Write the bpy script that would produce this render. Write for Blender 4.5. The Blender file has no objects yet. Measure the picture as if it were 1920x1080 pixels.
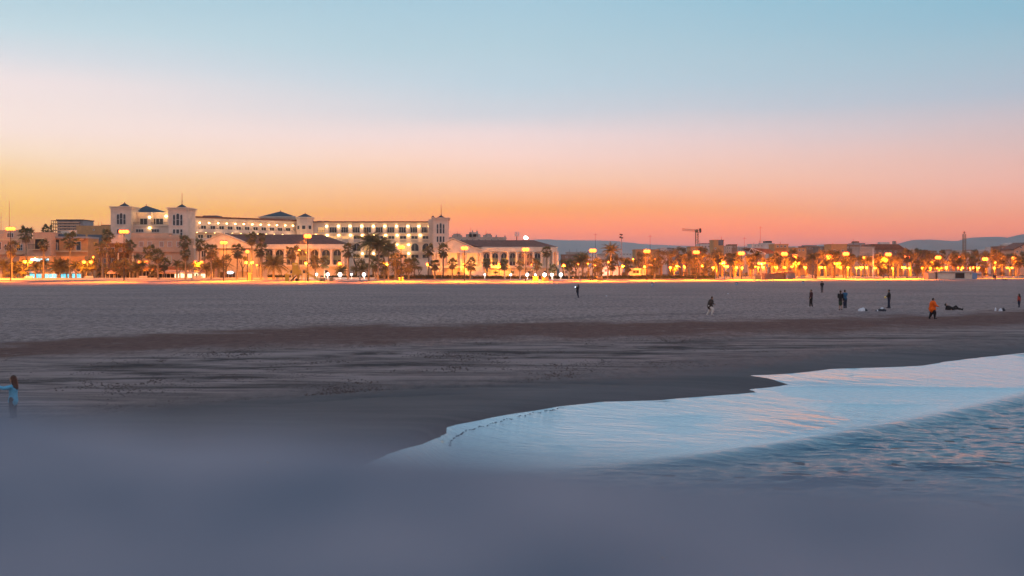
import bpy, math, random, mathutils
from math import sin, cos, pi, radians, atan2, sqrt, exp
from mathutils import Vector, Matrix, noise
random.seed(7)
S = bpy.context.scene
COL = S.collection
F = 40.0/36.0*1920            # focal length in photo pixels
HY, CZ = 500.0, 4.1           # horizon row, eye height over the sand

# ------------------------------------------------------------------ camera
cam = bpy.data.cameras.new('camera'); co = bpy.data.objects.new('camera', cam); COL.objects.link(co)
co.location = (0, 0, CZ); co.rotation_euler = (radians(90), 0, 0)
cam.lens = 40; cam.sensor_width = 36; cam.shift_y = -(540-HY)/1920
cam.clip_start = 0.02; cam.clip_end = 40000
cam.dof.use_dof = True; cam.dof.focus_distance = 240; cam.dof.aperture_fstop = 1.45
S.camera = co
S.view_settings.view_transform = 'Standard'; S.view_settings.look = 'None'
S.view_settings.gamma = 1; S.view_settings.exposure = 0; S.view_settings.use_curve_mapping = False
S.render.engine = 'CYCLES'
cy = S.cycles
cy.use_denoising = True; cy.denoiser = 'OPENIMAGEDENOISE'
cy.max_bounces = 4; cy.diffuse_bounces = 2; cy.glossy_bounces = 3; cy.volume_bounces = 0
cy.transmission_bounces = 2; cy.transparent_max_bounces = 8
cy.caustics_reflective = False; cy.caustics_refractive = False
cy.sample_clamp_indirect = 4; cy.sample_clamp_direct = 0
cy.use_adaptive_sampling = True; cy.adaptive_threshold = 0.02
cy.use_light_tree = True

def lin(h):
    h = h.lstrip('#'); o = []
    for i in (0, 2, 4):
        c = int(h[i:i+2], 16)/255; o.append(c/12.92 if c < .04045 else ((c+.055)/1.055)**2.4)
    return tuple(o)

# ------------------------------------------------------------------ dusk sky
w = bpy.data.worlds.new('World'); S.world = w; w.use_nodes = True
nt = w.node_tree; N = nt.nodes; Lk = nt.links; N.clear()
def nd(t, **k):
    n = N.new(t)
    for a, b in k.items(): setattr(n, a, b)
    return n
def mth(op, a, b=None, clamp=False):
    n = nd('ShaderNodeMath', operation=op); n.use_clamp = clamp
    for i, v in enumerate((a, b)):
        if v is None: continue
        if isinstance(v, (int, float)): n.inputs[i].default_value = v
        else: Lk.new(v, n.inputs[i])
    return n.outputs[0]
tc = nd('ShaderNodeTexCoord'); sx = nd('ShaderNodeSeparateXYZ'); Lk.new(tc.outputs['Generated'], sx.inputs[0])
el = mth('MULTIPLY', mth('ARCSINE', sx.outputs[2]), 180/pi)
wob = nd('ShaderNodeTexNoise'); wob.inputs['Scale'].default_value = 2.2; wob.inputs['Detail'].default_value = 2
mpw = nd('ShaderNodeMapping'); mpw.inputs['Scale'].default_value = (1, 1, 5); Lk.new(tc.outputs['Generated'], mpw.inputs[0]); Lk.new(mpw.outputs[0], wob.inputs['Vector'])
el2 = mth('ADD', el, mth('MULTIPLY', mth('SUBTRACT', wob.outputs[0], .5), 1.6))
fac = mth('POWER', mth('DIVIDE', mth('MAXIMUM', el2, 0.0), 90), 0.5)
az = mth('MULTIPLY', mth('ARCTAN2', sx.outputs[0], sx.outputs[1]), 180/pi)
def pos(e): return sqrt(max(e, 0)/90)
def py_el(y): return math.degrees(math.atan((HY-y)/F))
HIGH = [(20, '#93c2dc'), (32, '#86b4d2'), (50, '#6f98b8'), (90, '#668fb0')]
def ramp(st):
    r = nd('ShaderNodeValToRGB'); cr = r.color_ramp; cr.interpolation = 'LINEAR'
    while len(cr.elements) > 1: cr.elements.remove(cr.elements[-1])
    first = True
    for e, c in st:
        if first: q = cr.elements[0]; q.position = pos(e); first = False
        else: q = cr.elements.new(pos(e))
        c = lin(c) if isinstance(c, str) else c
        q.color = (*c, 1)
    Lk.new(fac, r.inputs[0]); return r.outputs[0]
HAZE_D, HAZE_TOP, HAZE_S = 1.1e-4, 330, (.42, .36, .385)
def seq(*p):
    # the sky beyond the haze: what the air in front will dim is added back
    o = []
    for y, c in p:
        e = max(py_el(y), .05); T_ = exp(-HAZE_D*min(16500, (HAZE_TOP-4)/sin(radians(e)))); c = lin(c)
        o.append((e if y < 500 else 0, tuple(max(.02, (v-q*(1-T_))/T_) for v, q in zip(c, HAZE_S))))
    return o
left = ramp(seq((500, '#feb454'), (440, '#febd66'), (400, '#fec77c'), (340, '#fdd5a4'), (300, '#fee2c8'), (260, '#fde6dc'), (190, '#f7e5e3'), (140, '#e0dfe4'), (90, '#cadbe3'), (0, '#b4d0dd'))+HIGH)
mid = ramp(seq((500, '#fe9c62'), (440, '#fea571'), (400, '#feb284'), (340, '#feceb3'), (290, '#fdd9ce'), (250, '#f3dcda'), (205, '#d6d6dd'), (150, '#c4d4df'), (80, '#b8d0dc'), (0, '#accbdb'))+HIGH)
right = ramp(seq((500, '#f48f72'), (440, '#f5a288'), (400, '#f6ad97'), (350, '#f1bbae'), (300, '#e2bfba'), (250, '#cfc1c6'), (200, '#b7c0cd'), (120, '#a6c0cf'), (60, '#98bdd0'), (0, '#8cbbd0'))+HIGH[:])
back = ramp([(0, (.80, .60, .60)), (5, (.95, .72, .72)), (12, (.98, .76, .76)), (25, (.80, .72, .78)), (45, (.50, .58, .70)), (90, lin('#668fb0'))])
def mix(f, a, b):
    m = nd('ShaderNodeMix', data_type='RGBA'); Lk.new(f, m.inputs[0]); Lk.new(a, m.inputs[6]); Lk.new(b, m.inputs[7]); return m.outputs[2]
def rng(v, a, b):
    m = nd('ShaderNodeMapRange'); m.interpolation_type = 'LINEAR'; Lk.new(v, m.inputs[0])
    m.inputs[1].default_value = a; m.inputs[2].default_value = b; m.inputs[3].default_value = 0; m.inputs[4].default_value = 1; return m.outputs[0]
c1 = mix(rng(az, -26, 0), left, mid); c2 = mix(rng(az, 0, 25), c1, right)
c3 = mix(rng(mth('ABSOLUTE', mth('ADD', az, 12)), 45, 125), c2, back)
bg = nd('ShaderNodeBackground'); bg.inputs[1].default_value = 1.0; Lk.new(c3, bg.inputs[0])
out = nd('ShaderNodeOutputWorld'); Lk.new(bg.outputs[0], out.inputs[0])
w.cycles.sampling_method = 'MANUAL'; w.cycles.sample_map_resolution = 1024

# ------------------------------------------------------------------ helpers
def s_at(D): return D/F
def WX(px, D): return (px-960)*D/F
def WZ(py, D): return CZ+(HY-py)*D/F
def GD(py): return CZ*F/(py-HY)
def link(o): COL.objects.link(o); return o
def meta(o, label=None, cat=None, group=None, kind=None):
    for k, v in (('label', label), ('category', cat), ('group', group), ('kind', kind)):
        if v: o[k] = v
    return o

class MB:
    def __init__(s): s.v = []; s.f = []
    def add(s, v, f):
        n = len(s.v); s.v.extend(v); s.f.extend([tuple(i+n for i in q) for q in f]); return s
    def box(s, x0, x1, y0, y1, z0, z1, fr=None):
        v = [(x0, y0, z0), (x1, y0, z0), (x1, y1, z0), (x0, y1, z0), (x0, y0, z1), (x1, y0, z1), (x1, y1, z1), (x0, y1, z1)]
        if fr: v = [fr(p) for p in v]
        return s.add(v, [(0, 3, 2, 1), (4, 5, 6, 7), (0, 1, 5, 4), (1, 2, 6, 5), (2, 3, 7, 6), (3, 0, 4, 7)])
    def prism(s, pts, y0, y1, fr=None):            # outline in x,z, counter-clockwise seen from the front, from y0 back to y1
        n = len(pts); v = [(x, y0, z) for x, z in pts]+[(x, y1, z) for x, z in pts]
        if fr: v = [fr(p) for p in v]
        f = [tuple(range(n)), tuple(range(2*n-1, n-1, -1))]+[(i, i+n, (i+1) % n+n, (i+1) % n) for i in range(n)]
        return s.add(v, f)
    def tube(s, a, b, r0, r1=None, n=8, caps=True):
        r1 = r0 if r1 is None else r1
        a = Vector(a); b = Vector(b); d = (b-a)
        if d.length < 1e-6: return s
        d.normalize(); t = Vector((0, 0, 1)) if abs(d.z) < .9 else Vector((1, 0, 0))
        u = d.cross(t).normalized(); q = d.cross(u)
        v = [tuple(a+(u*cos(2*pi*i/n)+q*sin(2*pi*i/n))*r0) for i in range(n)]+[tuple(b+(u*cos(2*pi*i/n)+q*sin(2*pi*i/n))*r1) for i in range(n)]
        f = [(i, (i+1) % n, (i+1) % n+n, i+n) for i in range(n)]
        if caps: f += [tuple(range(n-1, -1, -1)), tuple(range(n, 2*n))]
        return s.add(v, f)
    def ball(s, c, r, n=8, m=5, sc=(1, 1, 1)):
        v = [(c[0], c[1], c[2]-r*sc[2])]
        for j in range(1, m):
            t = -pi/2+pi*j/m
            for i in range(n): v.append((c[0]+r*sc[0]*cos(t)*cos(2*pi*i/n), c[1]+r*sc[1]*cos(t)*sin(2*pi*i/n), c[2]+r*sc[2]*sin(t)))
        v.append((c[0], c[1], c[2]+r*sc[2])); f = []
        for i in range(n): f.append((0, 1+(i+1) % n, 1+i))
        for j in range(m-2):
            for i in range(n): a = 1+j*n+i; b = 1+j*n+(i+1) % n; f.append((a, b, b+n, a+n))
        e = len(v)-1
        for i in range(n): f.append((1+(m-2)*n+i, 1+(m-2)*n+(i+1) % n, e))
        return s.add(v, f)
    def pyramid(s, x0, x1, y0, y1, z0, zt, top=0.0, fr=None):
        cx = (x0+x1)/2; cyy = (y0+y1)/2
        v = [(x0, y0, z0), (x1, y0, z0), (x1, y1, z0), (x0, y1, z0)]
        v += [(cx+(x-cx)*top, cyy+(y-cyy)*top, zt) for x, y, _ in v]
        if fr: v = [fr(p) for p in v]
        return s.add(v, [(0, 3, 2, 1), (4, 5, 6, 7), (0, 1, 5, 4), (1, 2, 6, 5), (2, 3, 7, 6), (3, 0, 4, 7)])
    def mesh(s, name, mat, off=(0, 0, 0), smooth=False):
        me = bpy.data.meshes.new(name)
        me.from_pydata([(a-off[0], b-off[1], c-off[2]) for a, b, c in s.v], [], s.f)
        if smooth: me.polygons.foreach_set('use_smooth', [True]*len(me.polygons))
        me.materials.append(mat); me.update(); return me

def frame(ox, oy, ang):
    c, s_ = cos(ang), sin(ang)
    return lambda p: (ox+p[0]*c-p[1]*s_, oy+p[0]*s_+p[1]*c, p[2])

class Thing:
    def __init__(s, name, label, cat, loc, group=None, rz=0):
        s.o = link(bpy.data.objects.new(name, None)); s.o.location = loc; s.o.rotation_euler = (0, 0, rz)
        s.o.empty_display_size = .2; s.loc = tuple(loc); meta(s.o, label, cat, group)
    def part(s, name, mb, mat, parent=None, smooth=False, kind=None, label=None):   # mb in world coordinates
        off = s.loc
        if parent is not None:
            p = parent.location; off = (off[0]+p[0], off[1]+p[1], off[2]+p[2])
        o = link(bpy.data.objects.new(name, mb.mesh(name, mat, off, smooth))); o.parent = parent or s.o
        meta(o, label=label, kind=kind); return o
    def inst(s, name, me, loc, parent=None, rot=(0, 0, 0), scale=(1, 1, 1)):         # me local, loc in world
        o = link(bpy.data.objects.new(name, me)); o.parent = parent or s.o
        if parent is None: o.location = tuple(loc[i]-s.loc[i] for i in range(3))
        else: o.location = loc
        o.rotation_euler = rot; o.scale = scale; return o
def single(name, label, cat, mb, mat, loc, group=None, kind=None, smooth=False):
    o = link(bpy.data.objects.new(name, mb.mesh(name, mat, loc, smooth))); o.location = loc
    return meta(o, label, cat, group, kind)

# ------------------------------------------------------------------ materials
def mat(name, col, rough=.8, var=.15, scale=.6, bump=.0, bscale=8, metal=0, spec=.3, emit=None, estr=0, stain=None):
    m = bpy.data.materials.new(name); m.use_nodes = True; t = m.node_tree; b = t.nodes['Principled BSDF']
    b.inputs['Roughness'].default_value = rough; b.inputs['Metallic'].default_value = metal; b.inputs['Specular IOR Level'].default_value = spec
    if emit:
        b.inputs['Emission Color'].default_value = (*emit, 1); b.inputs['Emission Strength'].default_value = estr
    g = t.nodes.new('ShaderNodeNewGeometry')
    if var > 0:
        n = t.nodes.new('ShaderNodeTexNoise'); n.inputs['Scale'].default_value = scale; n.inputs['Detail'].default_value = 6; n.inputs['Roughness'].default_value = .65
        t.links.new(g.outputs['Position'], n.inputs['Vector'])
        r = t.nodes.new('ShaderNodeValToRGB'); e = r.color_ramp.elements
        e[0].position = .3; e[1].position = .7
        lo = stain or tuple(c*(1-var*1.6) for c in col); hi = tuple(min(1, c*(1+var)) for c in col)
        e[0].color = (*lo, 1); e[1].color = (*hi, 1)
        t.links.new(n.outputs[0], r.inputs[0]); t.links.new(r.outputs[0], b.inputs['Base Color'])
    else: b.inputs['Base Color'].default_value = (*col, 1)
    if bump > 0:
        n2 = t.nodes.new('ShaderNodeTexNoise'); n2.inputs['Scale'].default_value = bscale; n2.inputs['Detail'].default_value = 5
        bp = t.nodes.new('ShaderNodeBump'); bp.inputs['Strength'].default_value = bump; bp.inputs['Distance'].default_value = .1
        t.links.new(g.outputs['Position'], n2.inputs['Vector']); t.links.new(n2.outputs[0], bp.inputs['Height']); t.links.new(bp.outputs[0], b.inputs['Normal'])
    return m
M = {}
M['white'] = mat('white_render', (.72, .57, .46), .8, .1, .5)
M['hotel'] = mat('hotel_render', (.72, .55, .45), .8, .12, .4)
M['stone'] = mat('pale_stone', (.58, .50, .45), .85, .1, .8)
M['pinkwall'] = mat('pink_render', (.64, .38, .26), .85, .1, .5)
M['cream'] = mat('cream_render', (.68, .47, .28), .85, .12, .5)
M['ochre'] = mat('ochre_render', (.54, .28, .12), .85, .15, .4)
M['brick'] = mat('brick_wall', (.32, .15, .10), .9, .2, .6)
M['greywall'] = mat('grey_render', (.36, .34, .36), .85, .15, .5)
M['slate'] = mat('slate_roof', (.045, .05, .065), .6, .25, 1.2)
M['tile'] = mat('clay_tile_roof', (.20, .08, .055), .8, .25, 1.0, .4, 5)
M['glass'] = mat('dark_glass', (.025, .03, .04), .12, 0, spec=.5)
M['glassg'] = mat('green_glass', (.13, .16, .11), .35, .2, 1.5, spec=.5)
M['bluegrey'] = mat('blue_grey_cladding', (.10, .13, .18), .6, .15, .5)
M['frame'] = mat('white_window_frame', (.62, .58, .55), .6, .05)
M['metal'] = mat('painted_steel', (.035, .033, .03), .5, .1, metal=.3)
M['whitemetal'] = mat('white_painted_steel', (.7, .68, .66), .45, .08)
M['trunk'] = mat('palm_trunk', (.26, .19, .13), .95, .35, 3, .5, 12)
M['bark'] = mat('tree_bark', (.09, .065, .05), .95, .3, 3)
M['palm'] = mat('palm_leaf', (.19, .16, .06), .6, .4, 1.5)
M['palm2'] = mat('fan_palm_leaf', (.20, .165, .065), .6, .4, 1.5)
M['skirt'] = mat('dead_fronds', (.20, .14, .08), .9, .3, 2)
M['leaf'] = mat('tree_leaf', (.15, .13, .05), .6, .5, .9)
M['hedge'] = mat('hedge_leaf', (.03, .045, .02), .7, .4, 1.2)
for q_ in ('palm', 'palm2', 'leaf', 'hedge'):       # thin leaves let some light through
    t_ = M[q_].node_tree; b_ = t_.nodes['Principled BSDF']; tr_ = t_.nodes.new('ShaderNodeBsdfTranslucent'); mx_ = t_.nodes.new('ShaderNodeMixShader'); mx_.inputs[0].default_value = .4
    src_ = b_.inputs['Base Color'].links[0].from_socket; t_.links.new(src_, tr_.inputs[0]); t_.links.new(b_.outputs[0], mx_.inputs[1]); t_.links.new(tr_.outputs[0], mx_.inputs[2]); t_.links.new(mx_.outputs[0], t_.nodes['Material Output'].inputs[0])
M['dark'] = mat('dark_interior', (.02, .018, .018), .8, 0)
M['warmglass'] = mat('lit_window', (.5, .35, .2), .5, 0, emit=(1, .50, .15), estr=.7)
M['cyanglass'] = mat('cyan_lit_glass', (.1, .3, .35), .3, 0, emit=(.10, .75, .95), estr=1.1)
M['whiteglow'] = mat('white_lit_sign', (.6, .6, .6), .4, 0, emit=(.8, .9, 1.0), estr=2.5)
M['shopglass'] = mat('shop_lit_glass', (.4, .4, .3), .4, 0, emit=(1, .85, .5), estr=2.0)
M['sodium'] = mat('sodium_lamp', (.8, .6, .3), .4, 0, emit=(1, .085, .005), estr=11)
M['sodium2'] = mat('promenade_lamp', (.8, .6, .3), .4, 0, emit=(1, .095, .006), estr=9)
M['wallamp'] = mat('warm_wall_lamp', (.8, .7, .5), .4, 0, emit=(1, .60, .20), estr=14)
M['globe'] = mat('white_globe_lamp', (.8, .8, .8), .4, 0, emit=(1, .93, .85), estr=14)
M['flood'] = mat('white_floodlight', (.8, .8, .8), .4, 0, emit=(1, .92, .85), estr=60)
M['concrete'] = mat('concrete', (.33, .33, .36), .85, .2, .8, .3, 12)
M['yellow'] = mat('yellow_plastic', (.75, .42, .04), .5, .1)
M['orange'] = mat('orange_bin', (.6, .3, .1), .6, .1)
M['awning'] = mat('awning_cloth', (.66, .42, .36), .85, .1, 1.5)
M['crane'] = mat('crane_steel', (.22, .13, .06), .6, .1)
M['black'] = mat('black_rubber', (.02, .02, .02), .7, 0)
M['far'] = mat('far_render', (.45, .38, .34), .9, .25, .15)
M['far2'] = mat('far_white_render', (.62, .58, .57), .9, .15, .15)
M['far3'] = mat('far_brick', (.26, .16, .12), .9, .25, .15)
M['brown'] = M['dark']
M['cyansign'] = mat('cyan_lit_sign', (.4, .6, .7), .4, 0, emit=(.35, .8, 1.0), estr=2.6)
M['bluewall'] = mat('blue_paint', (.16, .26, .42), .7, .1)
M['pinkpane'] = mat('pink_shutter', (.46, .28, .23), .7, .1)
# ------------------------------------------------------------------ beach, sea, promenade, hills
def interp(tab, x):
    if x <= tab[0][0]: return tab[0][1]
    for (a, b), (c, d) in zip(tab, tab[1:]):
        if x <= c: return b+(d-b)*(x-a)/(c-a)
    return tab[-1][1]
def sst(a, b, x):
    t = min(1, max(0, (x-a)/(b-a))); return t*t*(3-2*t)
# water's edge: photo row -> photo column, turned into metres on the sand
SH = [(560, 4800), (600, 3300), (620, 2650), (640, 2230), (655, 1990), (662, 1920), (672, 1825), (678, 1775), (686, 1730), (689, 1660), (692, 1560), (697, 1520), (701, 1480),
      (703.2, 1440), (704.2, 1402), (706, 1415), (709, 1438), (713, 1452), (718, 1468), (721.5, 1477), (724, 1462), (727, 1440), (729.5, 1412), (731, 1404), (733, 1412), (736, 1417), (739, 1385), (743, 1330), (748, 1265), (751, 1235), (752.6, 1180), (753.5, 1135),
      (757, 1100), (763, 1045), (770, 1005), (779, 945), (788, 900), (794, 868), (799, 845), (803, 835), (812, 838), (821, 820), (833, 792), (838, 772), (843, 752), (850, 730), (864, 700), (892, 640), (930, 520), (1000, 260), (1100, -40), (1400, -1200)]
def shore_x(y): return interp(SH, y)
BAND_U = [(-900, 680), (0, 643), (200, 632), (400, 622), (600, 613), (900, 606), (1200, 606), (1500, 598), (1750, 592), (1920, 584), (3000, 560)]
BAND_L = [(-900, 700), (0, 672), (200, 662), (400, 654), (600, 650), (900, 638), (1200, 634), (1500, 624), (1750, 618), (1920, 610), (3000, 585)]
WET_U = [(-900, 830), (0, 770), (250, 748), (500, 722), (800, 704), (1000, 692), (1200, 674), (1500, 650), (1750, 634), (1920, 624), (3000, 580)]
# the beach face: the sand falls away towards the sea below the water's edge
YS = [(-900, 1300), (0, 1030), (350, 930), (600, 885), (735, 846), (850, 805), (1050, 763), (1250, 748), (1420, 722), (1600, 690), (1920, 662), (2650, 620), (4800, 560)]
CHOP = [(-500, 905), (600, 895), (900, 890), (1080, 882), (1200, 872), (1320, 862), (1440, 846), (1560, 826), (1680, 803), (1780, 782), (1860, 764), (1920, 748), (2300, 690), (4000, 600)]
DROP = .62
_prof = {}
def column(cx):
    if cx in _prof: return _prof[cx]
    ys, yc = interp(YS, cx), interp(CHOP, cx); k = min(.10, DROP/max(3, GD(ys)-GD(yc)))
    z = 0; y = 540; D = GD(y); t = []
    while y < 1300:
        t.append(z); y += 2; nd_ = (CZ-z)*F/(y-HY)
        kk = k*sst(ys-46, ys+6, y)*(1-sst(yc-10, yc+14, y)); z -= kk*max(0, D-nd_); D = (CZ-z)*F/(y-HY)
    _prof[cx] = t; return t
def ZG(x, y):
    if y <= 540 or y > 2500: return 0 if y <= 540 else -DROP
    x = min(4700, max(-880, x)); c = x/12; i = math.floor(c); f = c-i; j = min((y-540)/2, 378.9); q = int(j); g = j-q
    a, b_ = column(i*12), column(i*12+12)
    return (a[q]*(1-g)+a[q+1]*g)*(1-f)+(b_[q]*(1-g)+b_[q+1]*g)*f
def beach_mesh():
    verts, faces, band, wet, lay, rut = [], [], [], [], [], []
    R_ = [[(430, 690), (620, 678), (800, 668), (1000, 661), (1300, 655), (1700, 648)], [(560, 694), (760, 682), (960, 671), (1180, 664), (1500, 658)], [(120, 690), (300, 684), (470, 690), (640, 700)], [(-50, 676), (150, 680), (380, 676), (600, 664), (820, 650), (980, 642)],
          [(690, 706), (730, 697), (800, 690), (900, 688)], [(730, 708), (770, 698), (850, 691)], [(820, 612), (1000, 600), (1200, 590), (1400, 587)], [(1250, 640), (1500, 630), (1900, 636)], [(0, 712), (260, 716), (460, 708)], [(560, 742), (700, 730), (900, 724), (1100, 728)], [(480, 760), (700, 744), (900, 738)], [(600, 720), (800, 712), (1000, 716), (1200, 722)]]
    rows = [HY+CZ*F/d for d in (380, 345, 310, 280, 255)]
    y = HY+CZ*F/240
    while y < 1180: rows.append(y); y += 1.0+max(0, y-560)*.004
    rows += [1400, 1900, 3000]
    nx = 400
    xs = [-900+i*(3600/nx) for i in range(nx+1)]
    for y in rows:
        for x in xs:
            zg = ZG(x, y); D = (CZ-zg)*F/(y-HY); X = WX(x, D); n = noise.noise(Vector((X*.12, D*.08, 3)))*.5+noise.noise(Vector((X*.5, D*.25, 9)))*.3
            z = .035*noise.noise(Vector((X*.25, D*.2, 0)))+.02*noise.noise(Vector((X*.9, D*.7, 5)))
            bu, bl, wu = interp(BAND_U, x), interp(BAND_L, x), interp(WET_U, x)
            q = n*13 + 6*noise.noise(Vector((X*.35, D*.35, 21)))
            b = sst(bu-7, bu+6, y+q)*(1-sst(bl-12, bl+10, y+q))
            wt = sst(wu-8, wu+34, y+n*16)
            dsh = (shore_x(y)-x)                      # flatten to the water's edge
            flat = 1-sst(0, 260, dsh)
            verts.append((X, D, zg + z*(1-wt*.8)*(1-flat) - .02*(1 if dsh < -6 else 0)))
            ru = 0
            if y < 790:
                for c_ in R_:
                    if c_[0][0] < x < c_[-1][0]:
                        e_ = min(1, (x-c_[0][0])/60, (c_[-1][0]-x)/60); dd = y-interp(c_, x)-1.5*noise.noise(Vector((x/40, c_[0][1], 0))); ru = max(ru, e_*exp(-(dd/1.5)**2)*(.6+.6*noise.noise(Vector((x/22, 3, c_[0][1])))))
            rut.append(max(0, ru)); x_, y_, z_ = verts[-1]; verts[-1] = (x_, y_, z_-.05*ru)
            band.append(b); wet.append(wt); lay.append(sst(bl-4, bl+12, y+q)*(1-wt))
    W_ = nx+1
    for j in range(len(rows)-1):
        for i in range(nx): a = j*W_+i; faces.append((a, a+W_, a+W_+1, a+1))
    me = bpy.data.meshes.new('beach'); me.from_pydata(verts, [], faces)
    for nme, dat in (('band', band), ('wet', wet), ('tracks', lay), ('rut', rut)):
        at = me.attributes.new(nme, 'FLOAT', 'POINT'); at.data.foreach_set('value', dat)
    me.polygons.foreach_set('use_smooth', [True]*len(me.polygons)); return me
def sand_material():
    m = bpy.data.materials.new('sand'); m.use_nodes = True; t = m.node_tree; b = t.nodes['Principled BSDF']; L = t.links
    def n_(ty, **k):
        n = t.nodes.new(ty)
        for a, v in k.items(): setattr(n, a, v)
        return n
    g = n_('ShaderNodeNewGeometry')
    def nz(sc, det=6, st=(1, 1, 1), r=.6, dist=0):
        mp = n_('ShaderNodeMapping'); mp.inputs['Scale'].default_value = st; L.new(g.outputs['Position'], mp.inputs[0])
        n = n_('ShaderNodeTexNoise'); n.inputs['Scale'].default_value = sc; n.inputs['Detail'].default_value = det; n.inputs['Roughness'].default_value = r; n.inputs['Distortion'].default_value = dist
        L.new(mp.outputs[0], n.inputs['Vector']); return n.outputs[0]
    def rp(v, a, c0, d, c1):
        r = n_('ShaderNodeValToRGB'); e = r.color_ramp.elements; e[0].position = a; e[1].position = d; e[0].color = (*c0, 1); e[1].color = (*c1, 1); L.new(v, r.inputs[0]); return r.outputs[0]
    def mx(f, a, c, mode='MIX'):
        q = n_('ShaderNodeMix', data_type='RGBA', blend_type=mode)
        for i, v in ((0, f), (6, a), (7, c)):
            if isinstance(v, (int, float)): q.inputs[i].default_value = v
            elif isinstance(v, tuple): q.inputs[i].default_value = (*v, 1)
            else: L.new(v, q.inputs[i])
        return q.outputs[2]
    def mt(op, a, c):
        q = n_('ShaderNodeMath', operation=op)
        for i, v in enumerate((a, c)):
            if isinstance(v, (int, float)): q.inputs[i].default_value = v
            else: L.new(v, q.inputs[i])
        return q.outputs[0]
    def att(nm):
        a = n_('ShaderNodeAttribute'); a.attribute_name = nm; return a.outputs['Fac']
    dry = rp(nz(1.5, 10, (1.6, .5, 1), .88), .41, (.115, .085, .082), .585, (.47, .35, .325))
    big = rp(nz(.05, 4, (1, 1.5, 1)), .35, (.8, .8, .84), .65, (1.1, 1.06, 1.04))
    dry = mx(1, dry, big, 'MULTIPLY')
    bandc = rp(nz(1.2, 8, (1.5, .7, 1), .8), .35, (.085, .038, .034), .7, (.20, .10, .082))
    wetc = rp(nz(.22, 6, (.25, 1, 1), .55, 1.2), .3, (.066, .050, .055), .7, (.115, .088, .092))
    trk = rp(nz(.5, 9, (.22, 1, 1), .78, .8), .42, (.065, .048, .05), .57, (.36, .27, .26))
    rip = rp(nz(1.6, 5, (.12, 1, 1), .6, .6), .3, (.82, .82, .84), .7, (1.15, 1.14, 1.12))
    c = mx(att('tracks'), dry, trk)
    c = mx(mt('MULTIPLY', att('band'), rp(nz(.5, 9, (.9, .7, 1), .8), .30, (.15, .15, .15), .44, (1, 1, 1))), c, bandc)
    c = mx(att('wet'), c, mx(1, wetc, rip, 'MULTIPLY'))
    c = mx(mt('MULTIPLY', att('rut'), .6), c, (.045, .032, .032))
    L.new(c, b.inputs['Base Color'])
    L.new(mt('SUBTRACT', .92, mt('MULTIPLY', att('wet'), .18)), b.inputs['Roughness'])
    b.inputs['Specular IOR Level'].default_value = .22
    hgt = mt('ADD', mt('MULTIPLY', nz(2.2, 6, (1.4, .7, 1), .75), mt('SUBTRACT', 1.0, mt('MULTIPLY', att('wet'), .93))), mt('MULTIPLY', nz(.9, 8, (1.5, .6, 1), .8, 1), mt('MULTIPLY', att('tracks'), 1.3)))
    bp = n_('ShaderNodeBump'); bp.inputs['Strength'].default_value = .7; bp.inputs['Distance'].default_value = .4
    L.new(hgt, bp.inputs['Height']); L.new(bp.outputs[0], b.inputs['Normal'])
    return m
M['sand'] = sand_material()
bm_ = beach_mesh(); bm_.materials.append(M['sand'])
o = link(bpy.data.objects.new('beach_sand', bm_)); meta(o, 'grey lilac beach sand with a dark reddish band and tyre tracks', kind='structure')
g = MB().box(-16000, 16000, 379, 16000, -3, -.06).box(-16000, 16000, -3000, 378.9, -4, -3.2)
o = single('ground', None, None, g, mat('ground_soil', (.14, .11, .09), .95, .3, .02), (0, 0, 0), kind='structure')

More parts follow.
